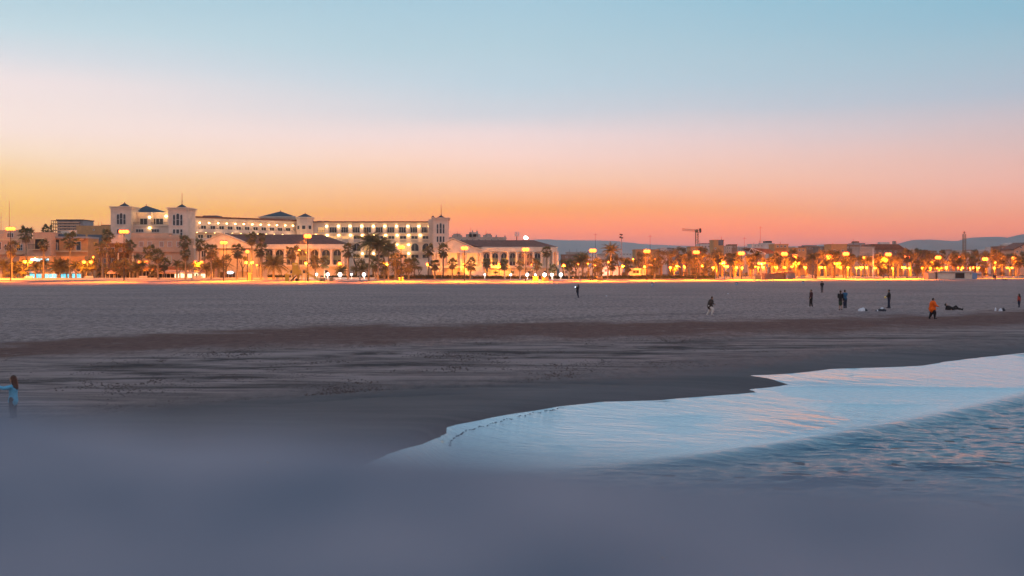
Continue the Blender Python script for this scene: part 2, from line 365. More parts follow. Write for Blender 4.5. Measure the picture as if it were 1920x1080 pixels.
# sea
def ridge(x, y, pts, wd):          # height of a low wavelet whose crest runs along pts (photo columns/rows)
    if x < pts[0][0] or x > pts[-1][0]: return 0
    yc = interp(pts, x); e = min(1, (x-pts[0][0])/120, (pts[-1][0]-x)/120)
    return e*exp(-((y-yc)/wd)**2)
def sea_mesh():
    verts, faces, chop, ruf = [], [], [], []
    rows = []; y = 560
    while y < 1010: rows.append(y); y += .8 if y > 655 else 4
    rows += [1040, 1080, 1150, 1300, 1700, 3000]
    nx = 230
    for y in rows:
        x0 = shore_x(y); x1 = max(3600, x0+1500)
        for i in range(nx+1):
            t = i/nx; x = x0+(1990-x0)*t/.88 if (t < .88 and x0 < 1900) else (x0+(x1-x0)*t if x0 >= 1900 else 1990+(x1-1990)*(t-.88)/.12)
            zg = ZG(x, y); D = (CZ-zg)*F/(y-HY); X = WX(x, D)
            jag = .02*noise.noise(Vector((X*1.5, D*1.5, 2)))
            if i == 0: X += jag*3
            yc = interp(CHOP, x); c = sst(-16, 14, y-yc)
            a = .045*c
            z = .006 + a*(noise.noise(Vector((X*.9+D*.3, D*2.2, 1)))+.6*noise.noise(Vector((X*2.4, D*5, 4)))) + .003*(1-c)*noise.noise(Vector((X*.5, D*1.4, 8)))
            z += .13*exp(-((y-yc+2)/11)**2)*sst(1050, 1400, x)
            z += .05*ridge(x, y, [(1440, 726.5), (1560, 725), (1700, 727), (1900, 729.5), (2300, 731)], 1.3)
            z += .04*ridge(x, y, [(1490, 757), (1580, 757.5), (1660, 760), (1800, 757)], 1.4)
            z += .03*ridge(x, y, [(1180, 781), (1290, 779), (1380, 777)], 2.2)
            z += .04*ridge(x, y, [(1000, 826), (1050, 834), (1110, 848)], 3.5)
            edge = min(1, i/4.0)
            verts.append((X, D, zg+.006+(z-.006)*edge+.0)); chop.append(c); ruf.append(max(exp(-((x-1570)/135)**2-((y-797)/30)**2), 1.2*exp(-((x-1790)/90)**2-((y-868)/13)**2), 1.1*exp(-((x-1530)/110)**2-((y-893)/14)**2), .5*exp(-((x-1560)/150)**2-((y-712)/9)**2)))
    W_ = nx+1
    for j in range(len(rows)-1):
        for i in range(nx): a = j*W_+i; faces.append((a, a+W_, a+W_+1, a+1))
    # open water running on behind the viewpoint
    n = len(verts); D = GD(3000); q_ = -DROP-.03; verts += [(-60, D+2, q_), (160, D+2, q_), (160, -2500, q_), (-60, -2500, q_)]; chop += [1]*4; ruf += [0]*4; faces.append((n, n+3, n+2, n+1))
    me = bpy.data.meshes.new('sea'); me.from_pydata(verts, [], faces)
    at = me.attributes.new('chop', 'FLOAT', 'POINT'); at.data.foreach_set('value', chop)
    at = me.attributes.new('ruffle', 'FLOAT', 'POINT'); at.data.foreach_set('value', ruf)
    me.polygons.foreach_set('use_smooth', [True]*len(me.polygons)); return me
def water_material():
    m = bpy.data.materials.new('sea_water'); m.use_nodes = True; t = m.node_tree; b = t.nodes['Principled BSDF']; L = t.links
    g = t.nodes.new('ShaderNodeNewGeometry')
    at = t.nodes.new('ShaderNodeAttribute'); at.attribute_name = 'chop'
    def nz(sc, st, det=5, r=.6, dist=0):
        mp = t.nodes.new('ShaderNodeMapping'); mp.inputs['Scale'].default_value = st; mp.inputs['Rotation'].default_value = (0, 0, radians(-8)); L.new(g.outputs['Position'], mp.inputs[0])
        n = t.nodes.new('ShaderNodeTexNoise'); n.inputs['Scale'].default_value = sc; n.inputs['Detail'].default_value = det; n.inputs['Roughness'].default_value = r; n.inputs['Distortion'].default_value = dist
        L.new(mp.outputs[0], n.inputs['Vector']); return n.outputs[0]
    def mt(op, a, c, cl=False):
        q = t.nodes.new('ShaderNodeMath'); q.operation = op; q.use_clamp = cl
        for i, v in enumerate((a, c)):
            if isinstance(v, (int, float)): q.inputs[i].default_value = v
            else: L.new(v, q.inputs[i])
        return q.outputs[0]
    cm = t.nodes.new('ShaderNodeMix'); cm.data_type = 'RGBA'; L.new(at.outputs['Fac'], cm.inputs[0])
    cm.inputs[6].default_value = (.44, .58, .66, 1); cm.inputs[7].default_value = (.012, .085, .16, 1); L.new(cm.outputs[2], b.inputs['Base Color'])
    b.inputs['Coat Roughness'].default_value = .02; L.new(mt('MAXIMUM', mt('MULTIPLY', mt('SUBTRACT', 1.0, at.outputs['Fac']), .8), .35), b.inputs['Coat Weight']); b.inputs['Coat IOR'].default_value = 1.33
    b.inputs['IOR'].default_value = 1.333; b.inputs['Specular IOR Level'].default_value = .5
    h1 = nz(1.1, (.45, 1.5, 1), 4, .55, .4); h2 = nz(3.2, (.5, 1.6, 1), 5, .6)
    calm = mt('ADD', mt('MULTIPLY', h1, .10), mt('MULTIPLY', h2, .045))
    rough = mt('ADD', mt('MULTIPLY', h1, .13), mt('MULTIPLY', h2, .06))
    hh = mt('ADD', mt('MULTIPLY', calm, mt('SUBTRACT', 1.0, at.outputs['Fac'])), mt('MULTIPLY', rough, at.outputs['Fac']))
    ar = t.nodes.new('ShaderNodeAttribute'); ar.attribute_name = 'ruffle'
    hh = mt('ADD', hh, mt('MULTIPLY', mt('MULTIPLY', nz(1.5, (.45, .8, 1), 3, .5, .3), ar.outputs['Fac']), .95))
    bp = t.nodes.new('ShaderNodeBump'); bp.inputs['Strength'].default_value = 1; bp.inputs['Distance'].default_value = 1.0
    L.new(hh, bp.inputs['Height']); L.new(bp.outputs[0], b.inputs['Normal']); L.new(bp.outputs[0], b.inputs['Coat Normal'])
    L.new(mt('SUBTRACT', .24, mt('MULTIPLY', at.outputs['Fac'], .12)), b.inputs['Roughness'])
    return m
M['water'] = water_material()
def foam_line():
    mb = MB(); rn = random.Random(3); pts = [(842, 838), (846, 828), (858, 817), (876, 808), (905, 800), (940, 790), (985, 779), (1030, 770), (1062, 764)]
    for i in range(120):
        t = rn.random(); q = t*(len(pts)-1); k = int(q); f = q-k; x = pts[k][0]*(1-f)+pts[k+1][0]*f+rn.gauss(0, 1.2); y = pts[k][1]*(1-f)+pts[k+1][1]*f+rn.gauss(0, .5)+1.2*sin(x*.25)
        z = ZG(x, y); D = (CZ-z)*F/(y-HY); r = rn.uniform(.008, .02); mb.ball((WX(x, D), D, z+.015), r, 5, 3, (1.6, 1, .5))
    return mb
def clods():
    mb = MB(); rn = random.Random(17); n = 0
    while n < 5200:
        y = rn.uniform(612, 775); x = rn.uniform(-60, 1500); bl, wu = interp(BAND_L, x), interp(WET_U, x)
        if not (bl-6 < y < wu+24): continue
        z = ZG(x, y); D = (CZ-z)*F/(y-HY); X = WX(x, D); k = noise.noise(Vector((X*.28, D*.16, 77)))+.5*noise.noise(Vector((X*1.1, D*.5, 31)))
        if k < rn.uniform(-.05, .55): continue
        r = rn.uniform(.014, .05)*(1.5 if rn.random() < .05 else 1); a = rn.uniform(0, 6.28); c, s_ = cos(a), sin(a); n += 1
        v = [(r*1.5, 0, -.02), (0, r, -.02), (-r*1.3, .1*r, -.02), (0, -r*.9, -.02), (.2*r, .1*r, r*.45), (-.5*r, -.2*r, r*.3)]
        mb.add([(X+p[0]*c-p[1]*s_, D+p[0]*s_+p[1]*c, z+p[2]) for p in v], [(0, 1, 4), (1, 5, 4), (1, 2, 5), (2, 3, 5), (3, 4, 5), (3, 0, 4)])
    return mb
single('sand_clods', 'small dark clods and dry weed strewn over the churned sand', 'clods', clods(), mat('dry_weed', (.10, .072, .068), .95, .3, 3), (0, 40, 0), kind='stuff')
single('seaweed_line', 'thin dark dotted line of weed left on the pale shallow water', 'seaweed', foam_line(), M['bluegrey'], (-2, 27, 0), kind='stuff')
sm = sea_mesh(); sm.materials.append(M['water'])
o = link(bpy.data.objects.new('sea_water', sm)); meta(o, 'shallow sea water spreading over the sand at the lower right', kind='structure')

# hills
def hills(name, D, pts, mat_, seed):
    mb = MB(); rows = 7; n = 260; x0, x1 = pts[0][0], pts[-1][0]; V = []; Fc = []
    for j in range(rows):
        t = j/(rows-1)
        for i in range(n+1):
            x = x0+(x1-x0)*i/n; top = interp(pts, x)
            X = WX(x, D); H = WZ(top, D)+12*noise.noise(Vector((X/300, seed, 0)))
            prof = sin(t*pi/2)**.8
            V.append((X+t*60, D-1800*(1-t), max(-1, H*prof*(1+.18*(1-t)*noise.noise(Vector((X/420, t*4, seed)))))))
    for j in range(rows-1):
        for i in range(n): a = j*(n+1)+i; Fc.append((a, a+1, a+n+2, a+n+1))
    b0 = len(V)
    for i in range(n+1): x, y, z = V[(rows-1)*(n+1)+i]; V.append((x, y+2500, -1))
    for i in range(n): a = (rows-1)*(n+1)+i; Fc.append((a, a+1, b0+i+1, b0+i))
    mb.add(V, Fc); o = single(name, None, None, mb, mat_, (0, 0, 0), kind='structure', smooth=True); return o
M['hill'] = mat('wooded_hill', (.15, .15, .15), .95, .2, .004)
o = hills('hills', 11500, [(900, 480), (940, 466), (960, 459), (980, 451), (1020, 448.5), (1060, 450), (1100, 452), (1140, 451.5), (1155, 454), (1180, 456.5), (1210, 458), (1240, 460), (1275, 461), (1310, 460.5), (1400, 462), (1480, 461), (1540, 458), (1600, 460), (1680, 462), (1720, 470), (1760, 482)], M['hill'], 1.0)
meta(o, 'low pale blue range of hills right of the hotel')
o = hills('hills', 7200, [(1655, 475), (1675, 456), (1685, 452), (1697, 449.5), (1712, 452.5), (1735, 451.5), (1750, 453.8), (1768, 452.4), (1782, 453.6), (1795, 449), (1808, 447.5), (1826, 447.2), (1842, 449), (1856, 446.8), (1872, 448.6), (1880, 446), (1888, 441), (1900, 439), (1912, 441), (1935, 440), (2000, 434), (2150, 446), (2400, 470)], M['hill'], 5.0)
meta(o, 'taller blue hills behind the right end of the town')

# promenade: raised pavement behind a low white wall
def pline(x): return 350+66*max(-.4, min(1.4, x/1920))
def strip_poly(xs, f0, f1, z0, z1):
    mb = MB()
    for a, b in zip(xs, xs[1:]):
        pa0, pb0, pa1, pb1 = f0(a), f0(b), f1(a), f1(b)
        v = [(*pa0, z0), (*pb0, z0), (*pb1, z0), (*pa1, z0), (*pa0, z1), (*pb0, z1), (*pb1, z1), (*pa1, z1)]
        mb.add(v, [(4, 5, 6, 7), (0, 1, 5, 4), (3, 7, 6, 2), (0, 4, 7, 3), (1, 2, 6, 5)])
    return mb
xs = [-400+i*80 for i in range(36)]
def pp(off):
    def f(x): D = pline(x)+off; return (WX(x, D), D)
    return f
M['paving'] = mat('promenade_paving', (.30, .24, .20), .8, .15, .6)
single('pavement', None, None, strip_poly(xs, pp(.3), pp(60), -.05, .12), M['paving'], (0, 0, 0), kind='structure')
single('road', None, None, MB().box(-400, 500, 415, 1400, -.06, .02), mat('town_asphalt', (.06, .055, .05), .9, .15, .3), (0, 0, 0), kind='structure')
wl = Thing('promenade_wall', 'low pale wall running the whole width between beach and promenade', 'wall', (0, 350, 0))
for k in range(0, 35):
    a, b = xs[k], xs[k+1]
    wl.part('wall_segment', strip_poly([a, b-.35], pp(-.1), pp(.3), -.05, .52), M['stone'])
    wl.part('coping', strip_poly([a, b-.35], pp(-.16), pp(.36), .52, .60), M['white'])

# breakwater parapet right under the lens (out of focus)
def parapet():
    hgt = .09; dl, dr = .09*F/292, .09*F/418
    A = Vector(((0-960)/F*dl, dl)); B = Vector(((1920-960)/F*dr, dr)); d = (B-A).normalized(); nrm = Vector((d.y, -d.x))   # towards the viewer
    V, Fc = [], []; us = [-40, -20, -8, -3]+[-1.5+i*.05 for i in range(70)]+[3, 6, 12]; vs = [0, .02, .05]+[.1+.07*i for i in range(16)]+[1.6, 2.2]
    for j, v in enumerate(vs):
        for u in us:
            p = A+d*u+nrm*v; q = Vector((p.x*5, p.y*5, 0))
            z = CZ-hgt+.010*noise.noise(q)+.004*noise.noise(q*4) - (.012 if j == 0 else 0)
            e = A+d*u + nrm*(v + .035*noise.noise(Vector((u*3.0, 1, 0)))+.015*noise.noise(Vector((u*9.0, 4, 0))))
            z += .028*exp(-((u+.12)/.22)**2)*sst(0, .1, v+.04) + .011*exp(-((u-.23)/.10)**2-((v-.06)/.10)**2)
            V.append((e.x, e.y, z))
    W_ = len(us)
    for j in range(len(vs)-1):
        for i in range(W_-1): a = j*W_+i; Fc.append((a, a+W_, a+W_+1, a+1))
    b0 = len(V)
    for i in range(W_): x, y, z = V[i]; V.append((x, y, -2.5))
    for i in range(W_-1): Fc.append((i, i+1, b0+i+1, b0+i))
    b1 = len(V)
    for i in range(W_): x, y, z = V[(len(vs)-1)*W_+i]; V.append((x, y, -2.5))
    for i in range(W_-1): a = (len(vs)-1)*W_+i; Fc.append((a, b1+i, b1+i+1, a+1))
    return MB().add(V, Fc)
M['parapet'] = mat('breakwater_concrete', (.36, .30, .33), .85, .05, 9, .3, 30, stain=(.085, .115, .165))
single('breakwater', 'blurred blue grey concrete breakwater top filling the bottom of the picture', 'breakwater', parapet(), M['parapet'], (0, .6, CZ-.2), smooth=True)
# ------------------------------------------------------------------ air
hm = bpy.data.materials.new('haze_air'); hm.use_nodes = True; t = hm.node_tree; t.nodes.remove(t.nodes['Principled BSDF'])
pv = t.nodes.new('ShaderNodeVolumePrincipled'); pv.inputs['Color'].default_value = (1, .97, 1, 1); pv.inputs['Density'].default_value = 1.1e-4; pv.inputs['Anisotropy'].default_value = .6
t.links.new(pv.outputs[0], t.nodes['Material Output'].inputs['Volume'])
hz = single('haze', 'thin dusk haze softening the distant hills', 'haze', MB().box(-16500, 16500, -3500, 16500, -5, 330), hm, (0, 0, 0), kind='stuff')
# ------------------------------------------------------------------ building pieces
_cache = {}
def win_mesh(w_, h_, cols, rows, arch, fm, depth=.2):
    k = ('w', round(w_, 2), round(h_, 2), cols, rows, arch, fm.name)
    if k in _cache: return _cache[k]
    f = MB(); t = .13; hw = w_/2
    def outline(hw, h0, h1, a):
        p = [(-hw, h0), (hw, h0)]
        if a: p += [(hw*cos(q), h1-hw*a+hw*a*sin(q)) for q in [pi*i/8 for i in range(9)]]
        else: p += [(hw, h1), (-hw, h1)]
        return p
    a = min(1.0, h_/hw*.5) if arch else 0
    if arch:
        op = outline(hw, 0, h_, a); ip = outline(hw-t, t, h_-t, a); n = len(op)
        v = [(x, -depth, z) for x, z in op]+[(x, -depth, z) for x, z in ip]+[(x, 0, z) for x, z in op]+[(x, 0, z) for x, z in ip]
        fc = []
        for i in range(n):
            j = (i+1) % n; fc += [(i, j, n+j, n+i), (i, 2*n+i, 2*n+j, j), (n+i, n+j, 3*n+j, 3*n+i)]
        f.add(v, fc); pn = MB().prism(ip, -.05, 0)
    else:
        f.box(-hw, hw, -depth, 0, 0, t); f.box(-hw, hw, -depth, 0, h_-t, h_); f.box(-hw, -hw+t, -depth, 0, t, h_-t); f.box(hw-t, hw, -depth, 0, t, h_-t)
        pn = MB().box(-hw+t, hw-t, -.05, 0, t, h_-t)
    for c in range(1, cols): x = -hw+w_*c/cols; f.box(x-.05, x+.05, -.13, -.05, t, h_-t-(.2 if arch else 0))
    for r in range(1, rows): z = h_*r/rows; f.box(-hw+t, hw-t, -.12, -.05, z-.05, z+.05)
    _cache[k] = (f.mesh('window', fm), pn); return _cache[k]
_pane = {}
def window(T, X, Y, Z, w_, h_, pane, cols=2, rows=1, arch=False, fm=None, rz=0, name='window'):
    fm = fm or M['frame']; me, pn = win_mesh(w_, h_, cols, rows, arch, fm)
    k = (id(me), pane.name)
    if k not in _pane: _pane[k] = pn.mesh('pane', pane)
    o = T.inst(name, me, (X, Y, Z), rot=(0, 0, rz)); T.inst('pane', _pane[k], (0, 0, 0), parent=o); return o
def pwin(T, D, cx, cyy, wp, hp, pane='glass', cols=2, rows=1, arch=False, fm=None, name='window'):     # window given in photo columns/rows on a wall at distance D
    s = D/F; return window(T, WX(cx, D), D-.003, WZ(cyy+hp/2, D), wp*s, hp*s, M[pane], cols, rows, arch, fm and M[fm], name=name)
def pbox(mb, D, x0, x1, y0, y1, depth, proud=0):      # box with photo-column/row front face at distance D; y0 top, y1 bottom
    return mb.box(WX(x0, D), WX(x1, D), D-proud, D+depth, WZ(y1, D), WZ(y0, D))
def bld(name, label, x0, x1, D, cat='building', group=None): return Thing(name, label, cat, (WX((x0+x1)/2, D), D, .12), group)
G0 = .1
def wall(T, D, x0, x1, y0, depth, m, name='wall', zb=G0, y1=None):
    mb = MB().box(WX(x0, D), WX(x1, D), D, D+depth, zb if y1 is None else WZ(y1, D), WZ(y0, D)); return T.part(name, mb, M[m])
def cornice(T, D, x0, x1, y, depth, m='white', th=.45, pr=.4, name='cornice'):
    z = WZ(y, D); return T.part(name, MB().box(WX(x0, D)-pr, WX(x1, D)+pr, D-pr, D+depth+pr, z-th, z+.02), M[m])
lampb = MB().ball((0, 0, 0), 1, 8, 5).mesh('lamp', M['wallamp'], smooth=True)
def walllamp(T, X, Y, Z, r=.34):
    return T.inst('wall_lamp', lampb, (X, Y-.45, Z), scale=(r, r*.8, r*.75))
def plight(T, loc, power, col=(1, .45, .10), r=.4, name='lamp_light', spot=None):
    l = bpy.data.lights.new(name, 'SPOT' if spot else 'POINT'); l.energy = power; l.color = col; l.shadow_soft_size = r
    o = link(bpy.data.objects.new(name, l)); o.parent = T.o; o.location = tuple(loc[i]-T.loc[i] for i in range(3))
    if spot: l.spot_size = radians(spot); l.spot_blend = .55
    return o

# ------------------------------------------------------------------ the big seafront hotel
H = Thing('seafront_hotel', 'huge white hotel with square towers and rows of lit balconies', 'hotel', (-60, 450, G0))
def tower(T, D, x0, x1, yt, rx0, rx1, ry, apex, depth_m, wins, body_bottom=None, mast=None, stepy=None):
    s = D/F; X0, X1 = WX(x0, D), WX(x1, D)
    T.part('tower', MB().box(X0, X1, D, D+depth_m, G0, WZ(yt, D)), M['hotel'])
    for yy, pr, th in ((yt, .55, .35), (yt+3.2, .35, .3), (yt+8, .15, .25)):
        z = WZ(yy, D); T.part('cornice', MB().box(X0-pr, X1+pr, D-pr, D+depth_m+pr, z-th, z+.03), M['white'])
    z = WZ(yt, D); cx = (X0+X1)/2; hw = (rx1-rx0)*s/2; my = D+depth_m/2; hd = min(hw, depth_m/2-.6)
    r = T.part('tower_roof', MB().pyramid(cx-hw, cx+hw, my-hd, my+hd, z+.03, WZ(apex+2, D), .12), M['slate'])
    T.part('finial', MB().tube((cx, my, WZ(apex+2, D)-.2), (cx, my, WZ(apex-1, D)), .28, .05, 6), M['slate'], parent=None)
    if mast: T.part('flagpole', MB().tube((cx, my, WZ(apex+1, D)), (cx, my, WZ(mast, D)), .13, .06, 6), M['metal'])
    for (cx_, cyy, wp, hp, ar, side) in wins:
        pwin(T, D, cx_, cyy, wp, hp, 'glass', 1, 2 if hp > 12 else 1, ar)
tower(H, 420, 207.5, 245.5, 387, 217, 237, 386, 378, 8.5,
      [(221.5, 411, 5.6, 20, True, 0), (227.3, 410, 6.6, 22, True, 0), (233.5, 411, 5.6, 20, True, 0), (221.5, 434, 5.6, 9, False, 0), (227.3, 434, 6.6, 9, False, 0), (233.5, 434, 5.6, 9, False, 0)])
tower(H, 408, 315.5, 352, 389, 323, 343, 388, 380, 10,
      [(326.5, 412.5, 5.4, 21, True, 0), (333.5, 411.5, 6.8, 23.5, True, 0), (340.2, 412.5, 5.4, 21, True, 0), (326.5, 434, 5.4, 9, False, 0), (333.5, 434, 6.8, 9, False, 0), (340.2, 436, 5.4, 13, False, 0)], mast=360)
tower(H, 440, 812, 840, 408, 816.5, 833, 407, 401, 8,
      [(820.5, 429, 4.2, 18.5, True, 0), (826.2, 428, 5, 20.5, True, 0), (831.8, 429, 4.2, 18.5, True, 0), (820.5, 448.5, 4.2, 11.5, False, 0), (826.2, 448.5, 5, 11.5, False, 0), (831.8, 448.5, 4.2, 11.5, False, 0)], mast=383)
# small stepped turret left of the far right tower
D = 446
H.part('turret', MB().box(WX(803, D), WX(812, D), D, D+5, G0, WZ(411, D)), M['hotel']); H.part('turret', MB().box(WX(808.5, D), WX(812, D), D+.5, D+4, WZ(411, D), WZ(407, D)), M['hotel'])
H.part('turret_roof', MB().pyramid(WX(808, D), WX(814, D), D+.4, D+4.2, WZ(407, D), WZ(403.5, D), .1), M['slate'])
# stretch between the two left towers: recessed lit terrace
D = 426
wall(H, D, 245.5, 315.5, 398, 9, 'hotel'); cornice(H, D, 246, 315, 398, 9, pr=.2)
D2 = 422.5
H.part('terrace_slab', MB().box(WX(246, D2), WX(315, D2), D2-.3, D-.01, WZ(424.5, D2), WZ(421.5, D2)), M['white'])
H.part('terrace_front', MB().box(WX(246, D2), WX(315, D2), D2, D-.02, G0, WZ(424.7, D2)), M['hotel'])
rl = MB()
for i in range(38):
    x = WX(246.6+i*1.83, D2); rl.box(x-.03, x+.03, D2-.2, D2-.14, WZ(421.5, D2), WZ(416.8, D2))
rl.box(WX(246, D2), WX(315, D2), D2-.22, D2-.12, WZ(416.8, D2), WZ(416.4, D2)); H.part('railing', rl, M['metal'])
for x in (262.5, 285.0, 299.5)[1:]+(269,): pwin(H, D, x if x != 269 else 269.5, 415.3, 14.5, 12, 'glass', 2)
for x in (284.5+7, 262): pwin(H, D2, x, 432.5, 15, 6.5, 'glass', 3)
H.part('pier', MB().box(WX(277.5, D2), WX(283, D2), D2-.35, D-.05, WZ(421.5, D2), WZ(398.5, D2)), M['hotel'])
for x, y, dd in ((281, 407.5, D2), (281, 427.5, D2), (249.5, 405.5, D), (312, 405.5, D)): walllamp(H, WX(x, dd), dd, WZ(y, dd), .5)
for x in (252, 267, 296, 310): plight(H, (WX(x, D), D-2.2, WZ(402, D)), 160, (1, .55, .14), .4)
# slate hip roof between towers
D = 432
H.part('roof', MB().add([(WX(247, D), D, WZ(398, D)), (WX(302, D), D, WZ(398, D)), (WX(302, D), D+14, WZ(398, D)), (WX(247, D), D+14, WZ(398, D)),
       (WX(262, D), D+7, WZ(384, D)), (WX(264, D), D+7, WZ(384, D))], [(0, 1, 5, 4), (1, 2, 5), (2, 3, 4, 5), (3, 0, 4), (0, 3, 2, 1)]), M['slate'])
H.part('finial', MB().tube((WX(263, D), D+7, WZ(385, D)), (WX(263, D), D+7, WZ(380.5, D)), .15, .05, 6), M['slate'])

# oblique middle wing with scalloped balconies
P0 = (WX(356, 420), 420); P1 = (WX(556, 454), 454)
ang = atan2(P1[1]-P0[1], P1[0]-P0[0]); Lw = math.hypot(P1[0]-P0[0], P1[1]-P0[1]); fr = frame(P0[0], P0[1], ang)
def u_at(px):
    k = (px-960)/F; dx, dy = (P1[0]-P0[0])/Lw, (P1[1]-P0[1])/Lw
    return (k*P0[1]-P0[0])/(dx-k*dy)
ze = CZ+92*420/F; z1 = CZ+82*420/F; z2 = CZ+65*418/F
H.part('wing', MB().box(0, Lw, 0, 12, G0, ze, fr), M['hotel'])
H.part('eaves', MB().box(-.2, Lw, -1.0, 12.5, ze, ze+.6, fr), M['tile'])
H.part('cornice', MB().box(-.1, Lw, -.6, 0, ze-.9, ze-.02, fr), M['white'])
def wing_row(zl, xs_):
    zf = zl-3.1
    H.part('balcony_parapet', MB().box(0, Lw, -1.7, -1.55, zf-.35, zf+1.0, fr), M['hotel'])
    H.part('balcony_floor', MB().box(0, Lw, -1.54, -.003, zf-.3, zf, fr), M['white'])
    us = [u_at(x) for x in xs_]
    for i, u in enumerate(us):
        prof = [(-.003, zf), (-1.5, zf), (-1.52, zf+1.15)]+[(-1.5+1.35*sin(a), zf+2.6-1.4*cos(a)) for a in [pi/2*j/5 for j in range(1, 6)]]+[(-.003, zf+2.6)]
        v = [(u-.15, y, z) for y, z in prof]+[(u+.2, y, z) for y, z in prof]; n = len(prof)
        H.part('balcony_fin', MB().add([fr(p) for p in v], [tuple(range(n)), tuple(range(2*n-1, n-1, -1))]+[(i_, i_+n, (i_+1) % n+n, (i_+1) % n) for i_ in range(n)]), M['hotel'])
        if i+1 < len(us):
            c = (u+us[i+1])/2; p = fr((c, -.003, zf+.02)); window(H, p[0], p[1], p[2], 2.3, 2.35, M['glass'], 2, 1, False, rz=ang)
        p = fr((u, -1.0, zl+.12)); walllamp(H, p[0], p[1], p[2], .36)
wing_row(z1, [372.5, 390, 407, 423, 439, 455, 471, 486.5, 502, 517, 532.5, 547])
wing_row(z2, [367.5, 384, 400.5, 417, 433.5, 449.5, 465.5, 481.5, 497, 512, 527.5, 543])
wing_row(z2-3.4, [363, 380, 397, 413.5, 430, 446, 462, 478, 494, 509, 525, 540])
for i in range(6):
    p = fr((3+i*Lw/6, -3.0, z1+.2)); plight(H, p, 75, (1, .66, .36), .5); p = fr((3+i*Lw/6, -3.0, z2+.2)); plight(H, p, 70, (1, .66, .36), .5)
D = 445
H.part('roof', MB().pyramid(WX(371, D), WX(412, D), D, D+12, WZ(410, D), WZ(403.5, D), .62), M['slate'])
# central pavilion roof and drum
D = 462
H.part('drum', MB().box(WX(487, D), WX(551, D), D, D+16, WZ(425, D), WZ(407, D)), M['white'])
H.part('cornice', MB().box(WX(484, D), WX(553, D), D-.8, D+16.8, WZ(408, D), WZ(406, D)), M['white'])
H.part('roof', MB().pyramid(WX(487, D), WX(550, D), D, D+16, WZ(406, D), WZ(394.5, D), .02), M['slate'])
H.part('finial', MB().tube((WX(518.5, D), D+8, WZ(395, D)), (WX(518.5, D), D+8, WZ(391.5, D)), .15, .05, 6), M['slate'])
for x in (536, 542): pwin(H, D, x, 412.5, 5, 4, 'glass', 1)
# octagonal tower joining the wings
D = 448; cx = WX(569, D); R = 17.2*D/F/1.0; cyo = D+R
ring = lambda r, z: [(cx+r*cos(pi/8+i*pi/4), cyo+r*sin(pi/8+i*pi/4), z) for i in range(8)]
def octp(r0, z0, r1, z1): return MB().add(ring(r0, z0)+ring(r1, z1), [(i, (i+1) % 8, (i+1) % 8+8, i+8) for i in range(8)]+[tuple(range(7, -1, -1)), tuple(range(8, 16))])
H.part('octagonal_tower', octp(R*.93, G0, R*.93, WZ(407, D)), M['hotel']); H.part('cornice', octp(R*1.05, WZ(409, D), R*1.05, WZ(406.5, D)), M['white'])
H.part('tower_roof', octp(R*.93, WZ(406.5, D), .15, WZ(399.5, D)), M['slate']); H.part('finial', MB().tube((cx, cyo, WZ(400, D)), (cx, cyo, WZ(396.5, D)), .12, .04, 6), M['slate'])
ow = (cyo-R*.93*cos(pi/8))
for x in (569-1.2, ): window(H, WX(571, D)-.4, ow-.003, WZ(430, D), 1.5, 1.6, M['glass'], 1)
for a, sx_ in ((-pi/4, -1), (pi/4, 1)):
    rr = R*.93*cos(pi/8)+.003; window(H, cx+sx_*rr*sin(pi/4), cyo-rr*cos(pi/4), WZ(430, D), 1.5, 1.6, M['glass'], 1, rz=a)
plight(H, (cx-1, ow-2.5, WZ(436, D)), 200, (1, .5, .12))
# right wing, facing the beach squarely
D = 452
H.part('wing', MB().box(WX(584, D), WX(812, D), D, D+13, G0, WZ(417, D)), M['hotel'])
H.part('eaves', MB().box(WX(586, D), WX(812, D), D-1.0, D+13.5, WZ(417, D)+.01, WZ(415, D)), M['tile'])
H.part('cornice', MB().box(WX(586, D), WX(812, D), D-.5, D-.003, WZ(419.5, D), WZ(417.2, D)), M['white'])
H.part('string_course', MB().box(WX(586, D), WX(810, D), D-.7, D-.003, WZ(438.6, D), WZ(436.8, D)), M['white'])
H.part('string_course', MB().box(WX(586, D), WX(810, D), D-.5, D-.003, WZ(455.5, D), WZ(454.2, D)), M['white'])
for x in (595, 608, 819): H.part('roof_box', MB().box(WX(x-4, D), WX(x+4, D), D+4, D+8, WZ(415, D), WZ(413.2, D)), M['greywall']) if x < 800 else None
ww = [624.5, 646.3, 668, 689.3, 711.2, 732.8, 754.6, 776, 797]
xl1 = [613, 635.3, 657, 678.8, 700.5, 722, 743.8, 765.2, 785.6, 805.3]
rm = None
for i, x in enumerate([602.5]+ww):
    pwin(H, D, x, 431, 13.2, 11, 'warmglass' if x < 610 else 'glass', 3)
    rb = MB()
    for k in range(9): xx = WX(x-6.2+k*1.55, D); rb.box(xx-.03, xx+.03, D-.42, D-.36, WZ(436.8, D), WZ(431.8, D))
    rb.box(WX(x-6.8, D), WX(x+6.8, D), D-.43, D-.35, WZ(431.8, D), WZ(431.5, D)); H.part('balcony_railing', rb, M['metal'])
for x in xl1:
    H.part('pilaster', MB().box(WX(x-3.4, D), WX(x+3.4, D), D-.5, D-.003, WZ(436.7, D), WZ(419.6, D)), M['hotel'])
    walllamp(H, WX(x, D), D-.5, WZ(424.4, D), .5); plight(H, (WX(x, D), D-2.3, WZ(424.4, D)), 45, (1, .62, .30))
for x in (593, 614, 635.5, 657.5, 680, 702, 723.5, 745, 766.2, 788): walllamp(H, WX(x, D), D-.2, WZ(441.2, D), .5)
for x in (613, 657, 700, 744, 788): plight(H, (WX(x, D), D-2.6, WZ(441.2, D)), 70, (1, .62, .30))
ringm = MB()
